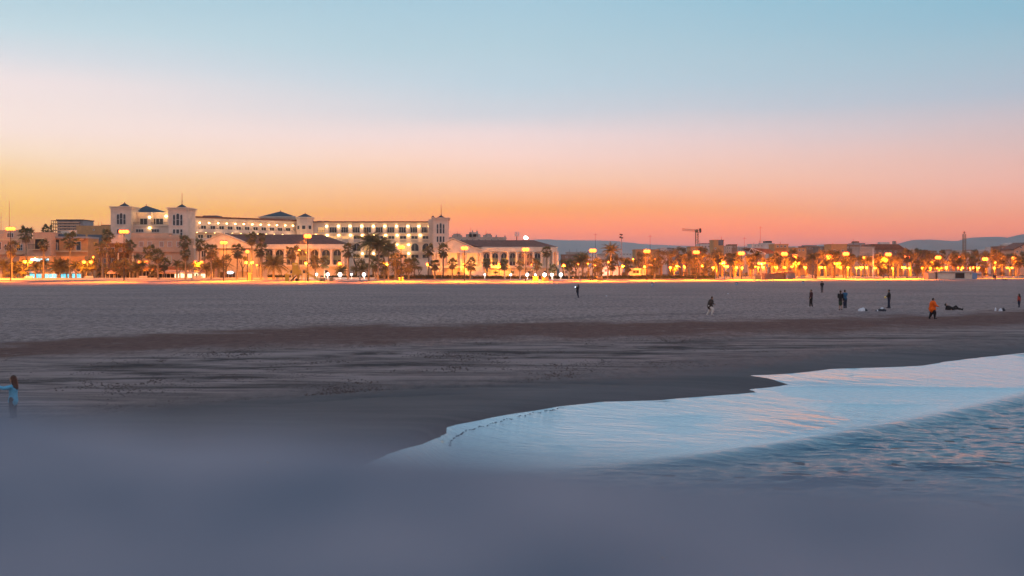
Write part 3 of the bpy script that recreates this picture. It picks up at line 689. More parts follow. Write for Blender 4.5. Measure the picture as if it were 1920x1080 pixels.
for i in range(10):
    a0, a1 = 2*pi*i/10, 2*pi*(i+1)/10
    v = [(r*cos(a), y, r*sin(a)) for a in (a0, a1) for r in (.22, .42) for y in (-.12, 0)]
    ringm.add(v, [(0, 4, 6, 2), (0, 1, 5, 4), (2, 6, 7, 3)])
for i, x in enumerate(ww):
    pwin(H, D, x+1.2, 445.2, 13, 6.4, 'warmglass' if x < 650 else 'glass', 2)
    rb = MB()
    for k in (-4, 0, 4):
        rb.add([(p[0]+WX(x+1.2+k, D), p[1]+D-.02, p[2]+WZ(451.8, D)) for p in ringm.v], ringm.f)
    H.part('balustrade', rb, M['greywall'])
for i, x in enumerate((625, 647, 669, 690, 712, 734, 756, 778, 799)):
    pwin(H, D, x, 463.5, 15, 15, 'warmglass' if i in (1, 3, 6) else 'glass', 2, 1, True)
    pwin(H, D, x, 480.5, 14.5, 7, 'warmglass' if i in (2, 5) else 'glass', 2)
    H.part('balcony_parapet', MB().box(WX(x-8.5, D), WX(x+8.5, D), D-.9, D-.003, WZ(475.5, D), WZ(471.3, D)), M['white'])
for x, y in ((722, 459), (766.5, 459), (680, 475.5), (766.5, 475.5), (636, 475), (701, 475.5), (745, 459)):
    walllamp(H, WX(x, D), D-.2, WZ(y, D), .45); plight(H, (WX(x, D), D-2.5, WZ(y, D)), 130, (1, .55, .16))
H.part('garden_wall', MB().box(WX(738, 440), WX(806, 440), 440, 440.4, G0, WZ(486, 440)), M['white'])

# ------------------------------------------------------------------ two classical pavilions in front of it
def arcade(T, D, xc, wp, ytop, ymid0, ymid1, ybot):
    for x in xc:
        pwin(T, D, x, (ytop+ybot)/2, wp, ybot-ytop, 'glass', 2, 1, True)
        T.part('spandrel_panel', MB().box(WX(x-wp/2+.8, D), WX(x+wp/2-.8, D), D-.16, D-.06, WZ(ymid1, D), WZ(ymid0, D)), M['glassg'])
def cols(T, D, xc, wp, y0, y1, off=0):
    s = D/F; r = wp*s/2
    for x in xc:
        X = WX(x, D); Y = D-.9-off; z0, z1 = WZ(y1, D), WZ(y0, D)
        T.part('column', MB().tube((X, Y, z0+.3), (X, Y, z1-.35), r, r*.86, 10, False).box(X-r*1.25, X+r*1.25, Y-r*1.25, Y+r*1.25, z0, z0+.3).box(X-r*1.2, X+r*1.2, Y-r*1.2, Y+r*1.2, z1-.35, z1), M['white'])
def pavilion(T, D, gx0, gx1, ax, ay, ey, x1, ridge_x1, ry, ey2, front, hip=True):
    # gable on the left end seen square on, long tiled roof running off to the right, hip at the right end
    s = D/F; d = 16
    T.part('wall', MB().box(WX(gx0+3, D), WX(x1, D), D, D+d, G0, WZ(ey2+.5, D)), M['white'])
    T.part('gable', MB().prism([(WX(gx0, D), WZ(ey+1.5, D)), (WX(gx1, D), WZ(ey+1.5, D)), (WX(ax, D), WZ(ay+.8, D))], D-1.6, D+.5), M['white'])
    for (a, b, c, d_) in ((gx0-1, ey+1, ax, ay), (ax, ay, gx1+1, ey+1)):
        v = [(WX(a, D), WZ(b, D)), (WX(c, D), WZ(d_, D)), (WX(c, D), WZ(d_, D)+.32), (WX(a, D), WZ(b, D)+.32)]
        T.part('raking_cornice', MB().prism([v[0], v[1], v[2], v[3]], D-1.9, D+.6), M['white'])
    T.part('entablature', MB().box(WX(gx0-1, D), WX(gx1+1, D), D-1.8, D-.003, WZ(ey+4.5, D), WZ(ey+1.2, D)), M['white'])
    T.part('cornice', MB().box(WX(gx1, D), WX(x1+2, D), D-.9, D-.003, WZ(ey2+2.2, D), WZ(ey2, D)), M['white'])
    T.part('architrave', MB().box(WX(gx1, D), WX(x1+.5, D), D-1.2, D-.004, WZ(ey2+9, D), WZ(ey2+2.3, D)), M['white'])
    A = (WX(ax, D), D+.6, WZ(ay, D)); B = (WX(gx1-2, D), D-.9, WZ(ey2, D)); C = (WX(x1+2, D), D-.9, WZ(ey2, D)); R2 = (WX(ridge_x1, D), D+d/2, WZ(ry, D)*1.0)
    zr = A[2]; mid = D+d/2
    v = [(WX(gx0, D)+.5, D-.9, WZ(ey2, D)+.02), C, (WX(x1+2, D), D+d+.9, WZ(ey2, D)), (WX(gx0, D), D+d+.9, WZ(ey2, D)), (A[0], mid, CZ+(HY-ay)*mid/F*1.0), (WX(ridge_x1, mid), mid, CZ+(HY-ry)*mid/F)]
    zr = (v[4][2]+v[5][2])/2
    v[4] = (v[4][0], mid, zr); v[5] = (v[5][0], mid, zr)
    v[0] = (WX(gx1-4, D), D-.9, WZ(ey2, D)+.02)
    # gable roof slopes behind the pediment plus the long main roof
    T.part('roof', MB().add(v, [(0, 1, 5, 4), (1, 2, 5), (2, 3, 4, 5), (0, 4, 3), (0, 3, 2, 1)]), M['tile'])
    gl = [(WX(gx0, D), D-1.5, WZ(ey+1, D)), (WX(gx1, D), D-1.5, WZ(ey+1, D)), (WX(ax, D), D-1.5, WZ(ay, D)), (WX(gx0, D), mid, WZ(ey+1, D)), (WX(gx1, D), mid, WZ(ey+1, D)), (WX(ax, D), mid, WZ(ay, D))]
    T.part('gable_roof', MB().add([(a, b, c+.3) for a, b, c in gl], [(0, 2, 5, 3), (2, 1, 4, 5), (3, 5, 4)]), M['tile'])
LP = bld('classical_pavilion', 'left of two long white pavilions, its pediment above the orange lit wall', 370, 650, 392, 'pavilion')
pavilion(LP, 392, 366, 478, 419, 438.5, 461, 649, 603, 441, 458, 0)
arcade(LP, 392, [506, 524.5, 545.5, 568, 590, 611.5, 632.5], 16, 467.5, 479, 487.5, 497)
cols(LP, 392, [496, 514.5, 535, 557, 579, 600.8, 622, 642.5], 5.2, 465.5, 497)
LP.part('base_ledge', MB().box(WX(490, 392), WX(650, 392), 390.2, 391.99, WZ(500, 392), WZ(497, 392)), M['white'])
for x in (548, 572, 611, 634): pwin(LP, 392, x, 509.5, 9, 7, 'glass', 1)
cols(LP, 392, [645.8, 653], 4, 466, 518, .5)
LP.part('lower_wall', MB().box(WX(412, 390), WX(486, 390), 388.5, 391.99, G0, WZ(470, 390)), M['cream'])
pwin(LP, 388.5, 415.5, 515.5, 7, 12, 'dark', 1, name='door'); pwin(LP, 388.5, 432, 516, 20, 11, 'brown' if 0 else 'dark', 3)
LP.part('ledge', MB().box(WX(412, 390), WX(470, 390), 387.6, 388.49, WZ(508.8, 388.5), WZ(507, 388.5)), M['white'])
_sg = MB().ball((WX(432, 387.8), 387.6, WZ(511, 387.8)), 1, 12, 5, (1.15, .12, .5)); LP.part('lit_sign', _sg, M['whiteglow'])
for x in (382, 398): pwin(LP, 392, x, 476, 9, 12, 'glass', 2)
LP.part('lower_wall', MB().box(WX(373, 390), WX(411, 390), 389.5, 391.99, G0, WZ(486, 390)), M['pinkwall'])

RP = bld('classical_pavilion', 'right of two long white pavilions, with a column portico and steps', 808, 1048, 392, 'pavilion')
RP.part('inner_wall', MB().box(WX(812, 400), WX(1040, 400), 396, 410, G0, WZ(465, 400)), M['hotel'])
pavilion(RP, 392, 808, 903, 849.5, 448, 470, 1044, 1000, 452.5, 463, 0)
arcade(RP, 392, [912, 928.3, 944.8, 961, 977.3, 993, 1007.8], 12.2, 474, 483.5, 490.5, 498)
cols(RP, 392, [903.5, 920.3, 936.6, 953, 969.2, 985.3, 1000.6, 1015.5, 1029, 1036.5, 1044.5], 4.4, 471.8, 499)
cols(RP, 392, [816, 822, 828.5, 865, 874.2, 894.8, 901], 4.2, 473.5, 510, .9)
for x in (848, 884): pwin(RP, 392, x, 486, 19, 25, 'warmglass', 3, 2)
RP.part('base_ledge', MB().box(WX(806, 392), WX(1048, 392), 389.9, 391.99, WZ(502.5, 392), WZ(499, 392)), M['white'])
for x in (961, 992, 1022): pwin(RP, 392, x, 510.5, 7, 6, 'glass', 1)
st = MB()
for k in range(8): st.box(WX(876-k*1.2, 386), WX(905+k*1.0, 386), 389.8-k*.45-.45, 389.8-k*.45, G0, WZ(500.5, 390)-k*.42)
RP.part('steps', st, M['stone'], kind='stuff')
for x in (1020, 1030, 1040): RP.part('pilaster', MB().box(WX(x-1.6, 392), WX(x+1.6, 392), 391.6, 391.997, WZ(499, 392), WZ(472.5, 392)), M['white'])
# ------------------------------------------------------------------ houses at the left
T = bld('seafront_house', 'pink house with a stepped roof terrace at the left edge of the picture', -30, 62, 388, 'house')
wall(T, 390, -40, 42, 431.5, 8, 'pinkwall', y1=450); wall(T, 388, -60, 62, 448, 10, 'pinkwall'); cornice(T, 388, -60, 62, 448, 10, 'cream', .5, .3)
for x, y, a, b in ((19.5, 441, 13, 9),): pwin(T, 390, x, y, a, b, 'brown' if 0 else 'glass', 3)
for x in (14.5, 37): pwin(T, 388, x, 464, 12, 12, 'glass', 3, 2)
pwin(T, 388, 1, 461, 4, 14, 'glass', 1); pwin(T, 388, -22, 464, 12, 12, 'glass', 3, 2)
T.part('balcony_floor', MB().box(WX(-60, 388), WX(46, 388), 386.4, 387.99, WZ(477, 388), WZ(475.6, 388)), M['cream'])
T.part('antenna', MB().tube((WX(17.5, 392), 392, WZ(432, 392)), (WX(17.5, 392), 392, WZ(377, 392)), .09, .04, 5), M['metal']); T.part('antenna', MB().tube((WX(2, 392), 392, WZ(432, 392)), (WX(2, 392), 392, WZ(398, 392)), .06, .03, 5), M['metal'])

T = bld('seafront_house', 'pink house with a dark recessed balcony between the first tall palms', 62, 96, 386, 'house')
D = 386; wall(T, D, 62, 96, 435.5, 9, 'pinkwall'); cornice(T, D, 62, 96, 435.5, 9, 'pinkwall', .3, .15)
T.part('loggia_shade', MB().box(WX(66, D), WX(84, D), D-.05, D-.002, WZ(467, D), WZ(448.5, D)), M['dark'])  # flat near-black sheet on the wall, painted in place of the balcony's shade
T.part('loggia_frame', MB().box(WX(64.6, D), WX(66, D), D-.5, D-.003, WZ(468, D), WZ(447, D)).box(WX(84, D), WX(85.4, D), D-.5, D-.003, WZ(468, D), WZ(447, D)).box(WX(64.6, D), WX(85.4, D), D-.5, D-.003, WZ(448.5, D), WZ(446.6, D)), M['cream'])
rb = MB()
for k in range(12): x = WX(55.5+k*2.6, D); rb.box(x-.04, x+.04, D-1.05, D-.97, WZ(467, D), WZ(459, D))
rb.box(WX(54, D), WX(86, D), D-1.07, D-.95, WZ(459.2, D), WZ(458.5, D)); T.part('balcony_railing', rb, M['metal'])
T.part('balcony_floor', MB().box(WX(53, D), WX(88, D), D-1.2, D-.003, WZ(468.6, D), WZ(467, D)), M['cream'])
for x in (70, 84): pwin(T, D, x, 489, 9, 10, 'glass', 2)

T = bld('seafront_house', 'two storey house with blue grey roof terrace and orange facade', 96, 165, 390, 'house')
D = 390; wall(T, D, 96, 165, 446, 10, 'ochre'); T.part('roof_terrace', MB().box(WX(95, D), WX(166, D), D-.6, D+10, WZ(447, D), WZ(443.5, D)), M['greywall'])
T.part('roof_hut', MB().box(WX(96, D), WX(142, D), D+2, D+9, WZ(443.6, D)+.01, WZ(438.6, D)), M['bluegrey'])
T.part('roof_hut', MB().box(WX(127, D), WX(140.5, D), D+1, D+1.95, WZ(443.4, D), WZ(431, D)), M['white'])
T.part('roof_hut', MB().box(WX(93, D), WX(112, D), D+9.5, D+12, WZ(444, D), WZ(431, D)), M['white'])
T.part('loggia_shade', MB().box(WX(96.5, D), WX(111, D), D-.05, D-.002, WZ(469, D), WZ(449, D)), M['dark'])  # shade of the opening painted as a thin dark sheet on the facade
pwin(T, D, 105.5, 462, 7, 14, 'bluegrey', 1, name='door'); pwin(T, D, 147.5, 461, 9.5, 17, 'glass', 1, name='door')
T.part('canopy', MB().box(WX(143, D), WX(160, D), D-1.2, D-.003, WZ(450, D), WZ(447.6, D)), M['ochre'])
T.part('cornice', MB().box(WX(96, D), WX(165, D), D-.6, D-.004, WZ(472.5, D), WZ(470, D)), M['cream'])
for x in (108, 124, 150): pwin(T, D, x, 486, 9, 12, 'glass', 2)

T = bld('apartment_block', 'far striped apartment block rising behind the houses on the left', 108, 156, 560, 'building')
D = 560; wall(T, D, 109, 156, 413, 14, 'greywall'); T.part('roof_slab', MB().box(WX(107, D), WX(158, D), D-1.5, D+14, WZ(413, D), WZ(411.6, D)), M['slate'])
for k in range(5):
    y = 416+k*5; T.part('balcony_parapet', MB().box(WX(109, D), WX(150 if k < 4 else 140, D), D-1.6, D-.003, WZ(y+2.4, D), WZ(y, D)), M['pinkwall'])
    for x in (114, 122, 130, 138, 146): pwin(T, D, x, y+3.8, 5, 2.4, 'glass', 1)
D = 562
for y in (413, 419, 425, 431): T.part('open_floor', MB().box(WX(95, D), WX(108.7, D), D, D+8, WZ(y+.9, D), WZ(y, D)), M['far3'])
for x in (96, 100, 104, 108): T.part('post', MB().box(WX(x-.3, D), WX(x+.3, D), D+.1, D+.5, G0, WZ(413.2, D)), M['far3'])

T = bld('town_block', 'plain orange block behind the lamp left of the first hotel tower', 148, 207, 470)
D = 470; wall(T, D, 143, 205, 423, 12, 'ochre'); T.part('roof_box', MB().box(WX(186, D), WX(201, D), D+2, D+7, WZ(423, D), WZ(421, D)), M['brick'])
pwin(T, D, 176, 431, 3, 3, 'glass', 1); T.part('dark_panel', MB().box(WX(165, D), WX(192, D), D-.5, D-.003, WZ(455, D), WZ(440, D)), M['bluegrey'])
for x in (178, 184): T.part('antenna', MB().tube((WX(x, D), D+4, WZ(423, D)), (WX(x, D), D+4, WZ(414, D)), .07, .03, 5), M['metal'])
T = bld('brick_building', 'low dark red brick building behind palms left of the pink house', 168, 246, 420)
D = 420; wall(T, D, 168, 246, 456, 12, 'brick'); wall(T, 419, 160, 171, 455, 6, 'white'); cornice(T, D, 172, 246, 456, 12, 'brick', .3, .2)
for x in (184, 198, 212, 226, 238): pwin(T, D, x, 468, 6, 9, 'glass', 2); pwin(T, D, x, 489, 6, 9, 'glass', 2)

T = bld('pink_house', 'long pink house with four small square windows below the hotel towers', 246, 345, 402, 'house')
D = 402; wall(T, D, 246, 346, 446, 12, 'pinkwall'); wall(T, D+1.5, 246, 316, 437, 9, 'pinkwall', y1=447); wall(T, D+1, 316, 341, 441, 9, 'pinkwall', y1=447)
cornice(T, D, 246, 345, 446, 12, 'pinkwall', .35, .25)
for x in (265, 281, 303, 318.5, 335): pwin(T, D, x, 458, 8.6, 10.5, 'pinkpane', 1) if 'pinkpane' in M else pwin(T, D, x, 458, 8.6, 10.5, 'cream', 1)
T.part('ledge', MB().box(WX(246, D), WX(346, D), D-.9, D-.003, WZ(472.5, D), WZ(470, D)), M['pinkwall'])
pwin(T, D, 317, 486, 10, 13, 'cream', 2, name='door'); pwin(T, D, 296, 486, 8, 9, 'cream', 2)
rb = MB()
for k in range(8): x = WX(328+k*2.2, D); rb.box(x-.04, x+.04, D-1.2, D-1.12, WZ(470, D), WZ(462, D))
rb.box(WX(327, D), WX(345, D), D-1.22, D-1.1, WZ(462, D), WZ(461.4, D)); T.part('balcony_railing', rb, M['pinkwall'])

# ------------------------------------------------------------------ beach restaurants
def awning(T, D, x0, x1, y0, y1, out=2.5, n=None):
    w0, w1 = WX(x0, D), WX(x1, D); z0, z1_ = WZ(y0, D), WZ(y1, D); n = n or max(2, int((w1-w0)/1.2))
    mb = MB()
    mb.add([(w0, D, z0), (w1, D, z0), (w1, D-out, z1_), (w0, D-out, z1_), (w0, D, z0-.06), (w1, D, z0-.06), (w1, D-out, z1_-.06), (w0, D-out, z1_-.06)], [(0, 3, 2, 1), (4, 5, 6, 7), (3, 7, 6, 2), (0, 4, 7, 3), (1, 2, 6, 5)])
    for i in range(n):
        a = w0+(w1-w0)*i/n; b = w0+(w1-w0)*(i+.92)/n; mb.box(a, b, D-out-.03, D-out, z1_-.4, z1_-.03)
    return T.part('awning', mb, M['awning'])
T = bld('beach_restaurant', 'glazed beach restaurant with cyan lit bays and pink awnings at far left', 20, 160, 368, 'restaurant')
D = 368; wall(T, D+.3, 22, 160, 504, 9, 'cream'); T.part('flat_roof', MB().box(WX(20, D), WX(162, D), D-.8, D+9.5, WZ(504, D)+.01, WZ(502, D)), M['ochre'])
T.part('upper_wall', MB().box(WX(26, D), WX(150, D), D+4, D+9, WZ(502, D)+.02, WZ(480, D)), M['ochre'])
for x in (66, 73, 80): pwin(T, D+4, x, 498.5, 4, 4, 'glass', 1)
awning(T, D, 56, 80, 505, 509); awning(T, D, 118, 158, 505, 509)
for x0, x1, n in ((48, 79, 5), (83, 107, 3), (112, 131, 3), (135, 153, 3)): pwin(T, D-1, (x0+x1)/2, 518, x1-x0, 10, 'cyanglass', n); T.part('bay', MB().box(WX(x0, D-1), WX(x1, D-1), D-.999, D+.299, G0, WZ(512.6, D-1)), M['frame'])
for x0, x1 in ((57.5, 79), (85, 91)): T.part('lit_sign', MB().box(WX(x0, D+3.5), WX(x1, D+3.5), D+3.3, D+3.6, WZ(489.5, D), WZ(485, D)), M['cyansign'] if 'cyansign' in M else M['whiteglow'])
for x, y in ((58, 484.5), (36, 495.5), (37.5, 492.5), (114, 492.5), (112, 497), (115, 500)): T.inst('bulb', lampb, (WX(x, D), D+3.2, WZ(y, D)), scale=(.22, .2, .22))
plight(T, (WX(64, D), D-3, 1.6), 90, (.3, .85, 1)); plight(T, (WX(108, D), D-3, 1.6), 110, (.3, .85, 1)); plight(T, (WX(140, D), D-3, 1.6), 90, (.3, .85, 1))
fb = Thing('slatted_fence', 'grey vertical slat fence at the bottom of the left edge', 'fence', (WX(8, 362), 362, G0))
for k in range(22): fb.part('slat', MB().box(WX(-24+k*2.1, 362), WX(-22.6+k*2.1, 362), 362, 362.06, G0, WZ(513, 362)), M['greywall'])
fb.part('rail', MB().box(WX(-25, 362), WX(23, 362), 362.061, 362.12, WZ(515, 362), WZ(514, 362)), M['greywall'])

T = bld('beach_restaurant', 'open terrace restaurant under pink awnings with bright windows at its right end', 192, 392, 370, 'restaurant')
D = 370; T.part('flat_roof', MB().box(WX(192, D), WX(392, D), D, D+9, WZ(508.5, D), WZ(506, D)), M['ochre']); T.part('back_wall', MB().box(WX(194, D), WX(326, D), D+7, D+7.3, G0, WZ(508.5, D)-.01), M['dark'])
T.part('side_wall', MB().box(WX(326, D), WX(392, D), D+.3, D+7, G0, WZ(508.5, D)-.01), M['cream'])
for k in range(17): x = 198+k*7.6; T.part('post', MB().box(WX(x, D)-.07, WX(x, D)+.07, D-.1, D+.05, G0, WZ(508.5, D)-.01), M['whitemetal'])
for x in (328+4, 343, 356, 369, 381): pwin(T, D+.3, x, 517, 9.5, 8.5, 'shopglass', 3)
awning(T, D, 206, 232, 506.5, 511); awning(T, D, 292, 390, 506.5, 511)
plight(T, (WX(345, D), D-2.5, 1.8), 160, (1, .8, .45)); plight(T, (WX(372, D), D-2.5, 1.8), 200, (1, .8, .45))
T.part('upper_terrace', MB().box(WX(210, D), WX(345, D), D+3, D+8.5, WZ(506, D)+.01, WZ(500, D)), M['brick'])
for x in (215, 243): T.part('pergola_post', MB().box(WX(x, D)-.1, WX(x, D)+.1, D+3.2, D+3.4, WZ(500, D), WZ(474, D)), M['whitemetal'])

# ------------------------------------------------------------------ town right of the pavilions
def block(x0, x1, y, D, m, label, name='town_block', depth=12, wins=(), roofs=(), ants=(), par=True):
    T = bld(name, label, x0, x1, D); wall(T, D, x0, x1, y, depth, m)
    if par: cornice(T, D, x0, x1, y, depth, m, .4, .2, 'parapet')
    for (cx, cyy, a, b) in wins: pwin(T, D, cx, cyy, a, b, 'glass', 1 if a < 3 else 2)
    for (a, b, c, mm) in roofs: T.part('roof_box', MB().box(WX(a, D), WX(b, D), D+2, D+depth-2, WZ(y, D)+.02, WZ(c, D)), M[mm])
    for (a, c) in ants: T.part('antenna', MB().tube((WX(a, D), D+3, WZ(y, D)), (WX(a, D), D+3, WZ(c, D)), .12, .05, 5), M['metal'])
    return T
# ornate building with spires behind the right pavilion
T = block(838, 949, 444.5, 600, 'far', 'ornate old building with little spires behind the right pavilion', 'ornate_building', 18,
      [(x, 449.5, 3.4, 3.4) for x in (866, 876, 886, 898, 910, 922, 934)], ants=((857, 433), (911, 431), (882, 426)))
D = 600
for a, b, c in ((846, 865, 440.5), (849, 862, 437.5), (873, 900, 438.5), (879, 896, 435), (905, 922, 440), (910, 920, 437.5)): T.part('roof_step', MB().box(WX(a, D), WX(b, D), D+3+(c < 439)*.5, D+12, WZ(445, D)+.02, WZ(c, D)), M['far'])
for x, y in ((885.5, 430.5), (893.8, 430.5), (930.5, 439), (946.8, 439.5)): T.part('spire', MB().tube((WX(x, D), D+4, WZ(445, D)), (WX(x, D), D+4, WZ(y+4, D)), .65, .6, 6).tube((WX(x, D), D+4, WZ(y+4, D)), (WX(x, D), D+4, WZ(y, D)), .6, .08, 6), M['far'])
for (x, y) in ((1075, 476),): pass
block(1053, 1102, 477, 640, 'far3', 'low dark red building just right of the right pavilion', wins=[(1062, 482, 4, 3), (1074, 482, 4, 3), (1086, 482, 4, 3)])
block(1062, 1090, 472.5, 820, 'far', 'far flat roofed building with a thin roof canopy right of the pavilion', ants=((1068, 467), (1082, 466)), wins=[(1068, 475, 3, 2), (1077, 475, 3, 2), (1085, 475, 3, 2)])
block(1120, 1150, 476, 760, 'far', 'small far house left of the tall floodlight mast', wins=[(1128, 479, 3, 2), (1140, 479, 3, 2)])
block(1150, 1192, 474, 840, 'far2', 'pale far row of houses beneath the low hills', wins=[(1158+k*6, 477, 2.5, 2) for k in range(5)])
T = block(1192, 1236, 467.5, 560, 'ochre', 'square orange brick block behind the lamps with faint white roof sign', 'brick_building', 16, [(1200+k*8, 490, 4, 5) for k in range(4)])
T.part('faded_sign', MB().box(WX(1206, 560), WX(1218, 560), 559.7, 559.99, WZ(484.5, 560), WZ(481, 560)), M['far2'])
block(1238, 1250, 464.5, 600, 'far2', 'narrow white block beside the square orange one', wins=[(1242, 470, 2.5, 3), (1247, 470, 2.5, 3)])
block(1250, 1266, 466.5, 620, 'greywall', 'grey building with rooftop tanks', wins=[(1254, 471, 2.5, 3), (1261, 471, 2.5, 3)], roofs=((1251, 1258, 464.5, 'slate'), (1260, 1265, 464.8, 'slate')))
block(1264, 1296, 469, 760, 'far', 'low far houses between the grey block and the crane', wins=[(1268+k*6, 473, 2.5, 2.5) for k in range(5)])
block(1295, 1318, 462, 520, 'ochre', 'orange block directly under the crane', wins=[(1301, 468, 4, 4), (1311, 468, 4, 4)], ants=((1314, 450),))
block(1311, 1338, 457.5, 640, 'far2', 'white building with tiled top right of the crane', wins=[(1317+k*6, 462, 3, 3) for k in range(4)], roofs=((1316, 1333, 456, 'slate'),))
T = block(1338, 1357, 449.5, 560, 'ochre', 'tall narrow orange block with blue grey side', 'tall_block', 12, [(1341.5, 466, 3, 4)], ants=((1355, 443),)); T.part('blue_side', MB().box(WX(1347, 560), WX(1356, 560), 559.7, 559.99, WZ(460, 560), WZ(449.8, 560)), M['bluegrey'])
block(1357, 1372, 461, 600, 'far', 'pale flats with rows of windows beside the tall narrow block', wins=[(1360+k*4, 465+j*6, 2.5, 3) for k in range(3) for j in range(2)])
block(1369, 1382, 458, 620, 'far3', 'brown block left of the roofless shed', wins=[(1373, 463, 2.5, 3), (1378, 463, 2.5, 3)])
block(1382, 1412, 463.5, 660, 'far', 'pale flats behind the gabled shed', wins=[(1386+k*6, 467, 3, 3) for k in range(4)])
block(1410, 1437, 457, 600, 'far2', 'light house behind the gabled shed with aerials', wins=[(1416+k*6, 461, 3, 2.5) for k in range(3)], ants=((1416, 454), (1426, 448)))
block(1431, 1452, 455.5, 640, 'far2', 'white penthouse with dark upper floor', wins=[(1436, 460, 3, 3), (1444, 460, 3, 3)], roofs=((1438, 1449, 451.5, 'slate'),))
T = block(1452, 1478, 457.5, 540, 'ochre', 'orange brick block between two tall lamps', wins=[(1458+k*7, 462, 4.5, 4) for k in range(3)], ants=((1466, 453),)); T.part('balcony_parapet', MB().box(WX(1452.5, 540), WX(1477, 540), 538.8, 539.99, WZ(466.5, 540), WZ(464.8, 540)), M['ochre'])
block(1478, 1490, 463, 620, 'far', 'low pale house right of the orange brick block', wins=[(1482, 467, 3, 3)])
block(1486, 1512, 464.5, 560, 'ochre', 'wide low orange building under the second pair of tall lamps', wins=[(1492+k*7, 469, 4, 4) for k in range(3)])
block(1507, 1535, 461.5, 640, 'far3', 'brown flats with a grey arched roof', wins=[(1513+k*6, 466, 3.5, 3) for k in range(4)], roofs=((1511, 1533, 459, 'greywall'),))
block(1535, 1548, 462, 600, 'far3', 'narrow brown block left of a small white house', wins=[(1540, 466, 3, 3)])
block(1546, 1559, 461, 640, 'far2', 'small white house among brown blocks', wins=[(1550, 466, 2.5, 3), (1555, 466, 2.5, 3)])
block(1558, 1588, 457.5, 560, 'ochre', 'large plain orange block left of the dark penthouse', wins=[(1565, 470, 4, 4), (1580, 470, 4, 4)], ants=((1565, 455),))
block(1586, 1612, 459, 600, 'far3', 'reddish brown flats with small windows', wins=[(1590+k*6, 464, 3, 3) for k in range(4)], roofs=((1588, 1600, 457, 'greywall'),), ants=((1603, 447),))
block(1603, 1622, 455.5, 660, 'greywall', 'flats with a dark boxy penthouse', wins=[(1607+k*5, 462, 3, 3) for k in range(3)], roofs=((1606, 1613, 452, 'brick'),))
T = block(1612, 1640, 462.5, 540, 'far', 'pale flats with balconies left of the white pole', wins=[(1615+k*5, 466+j*6, 3, 3) for k in range(4) for j in range(2)])
T = bld('tiled_hall', 'long hall with dark sloping tiled roof and two chimneys', 1640, 1698, 600); D = 600
wall(T, D, 1632, 1694, 467.5, 16, 'far3'); T.part('roof', MB().prism([(WX(1630, D), WZ(467.6, D)), (WX(1698, D), WZ(467.6, D)), (WX(1684, D), WZ(458, D)), (WX(1634, D), WZ(457.5, D))], D-.6, D+17), M['tile'])
for x in (1682, 1685.8): T.part('chimney', MB().box(WX(x-1, D), WX(x+1, D), D+5, D+7, WZ(460, D), WZ(451.3, D)), M['far'])
T.part('roof_box', MB().box(WX(1661, D), WX(1679, D), D+9, D+14, WZ(459, D), WZ(453, D)), M['far2'])
for x in (1640, 1650, 1660, 1670, 1680): pwin(T, D, x, 472, 4, 4, 'glass', 2)
T = bld('gabled_shed', 'shed with a dark pitched roof and an open white truss gable', 1400, 1456, 500, 'shed'); D = 500
T.part('roof', MB().prism([(WX(1406, D), WZ(465, D)), (WX(1412, D), WZ(464.6, D)), (WX(1443, D), WZ(467, D)), (WX(1456, D), WZ(475, D)), (WX(1436, D), WZ(475.8, D))], D+.5, D+20), M['tile'])
tr = MB()
for a, b in (((1402, 476), (1409, 465)), ((1409, 465), (1436, 475.5)), ((1402, 476), (1436, 476)), ((1416, 476), (1416, 468)), ((1424, 476), (1424, 471)), ((1409, 465), (1416, 476))): tr.tube((WX(a[0], D), D, WZ(a[1], D)), (WX(b[0], D), D, WZ(b[1], D)), .14, .14, 5)
T.part('truss', tr, M['whitemetal']); T.part('wall', MB().box(WX(1402, D), WX(1436, D), D+1, D+18, G0, WZ(476.2, D)), M['far'])
for k, (x, h) in enumerate(((1730, 470), (1775, 469.5), (1812, 470))): block(x, x+26, h, 700+k*30, ('far3', 'far', 'far2')[k], ('low brown roofs above the trees right of the tiled hall', 'low pale roofs left of the lattice radio mast', 'low white roofs right of the lattice radio mast')[k], wins=[(x+4+j*6, h+4, 3, 3) for j in range(4)], roofs=((x+3, x+12, h-1.6, 'tile'),))
block(1848, 1866, 467.5, 620, 'far2', 'white house under the hills left of the terraced flats', wins=[(1853, 472, 3, 3), (1860, 472, 3, 3)])
block(1865, 1878, 463, 600, 'far2', 'taller white house touching the terraced flats', wins=[(1869, 468, 2.5, 3), (1874, 468, 2.5, 3)])
T = block(1877, 1897, 461.5, 560, 'far3', 'brown terraced flats with round balconies', wins=[(1881+k*6, 466+j*6, 4, 3.6) for k in range(3) for j in range(3)])
for j in range(3): T.part('balcony_parapet', MB().box(WX(1878, 560), WX(1896, 560), 558.5, 559.99, WZ(471+j*6, 560), WZ(469+j*6, 560)), M['far2'])
T = block(1893, 1916, 458, 600, 'far', 'pale flats with a low top storey near the right edge', wins=[(1898+k*6, 466, 3, 3) for k in range(3)], roofs=((1895, 1913, 455, 'far2'),))
T = bld('pink_gabled_house', 'pink house with a pitched roof at the right edge', 1900, 1945, 540, 'house'); D = 540
T.part('wall', MB().prism([(WX(1901, D), G0), (WX(1950, D), G0), (WX(1950, D), WZ(461, D)), (WX(1925, D), WZ(456.5, D)), (WX(1901, D), WZ(468, D))], D, D+14), M['pinkwall'])
for a, b, c, d in ((1899, 469, 1925, 456.3), (1925, 456.3, 1952, 461)): T.part('roof_slope', MB().prism([(WX(a, D), WZ(b, D)), (WX(c, D), WZ(d, D)), (WX(c, D), WZ(d, D)+.5), (WX(a, D), WZ(b, D)+.5)], D-.6, D+14.5), M['tile'])
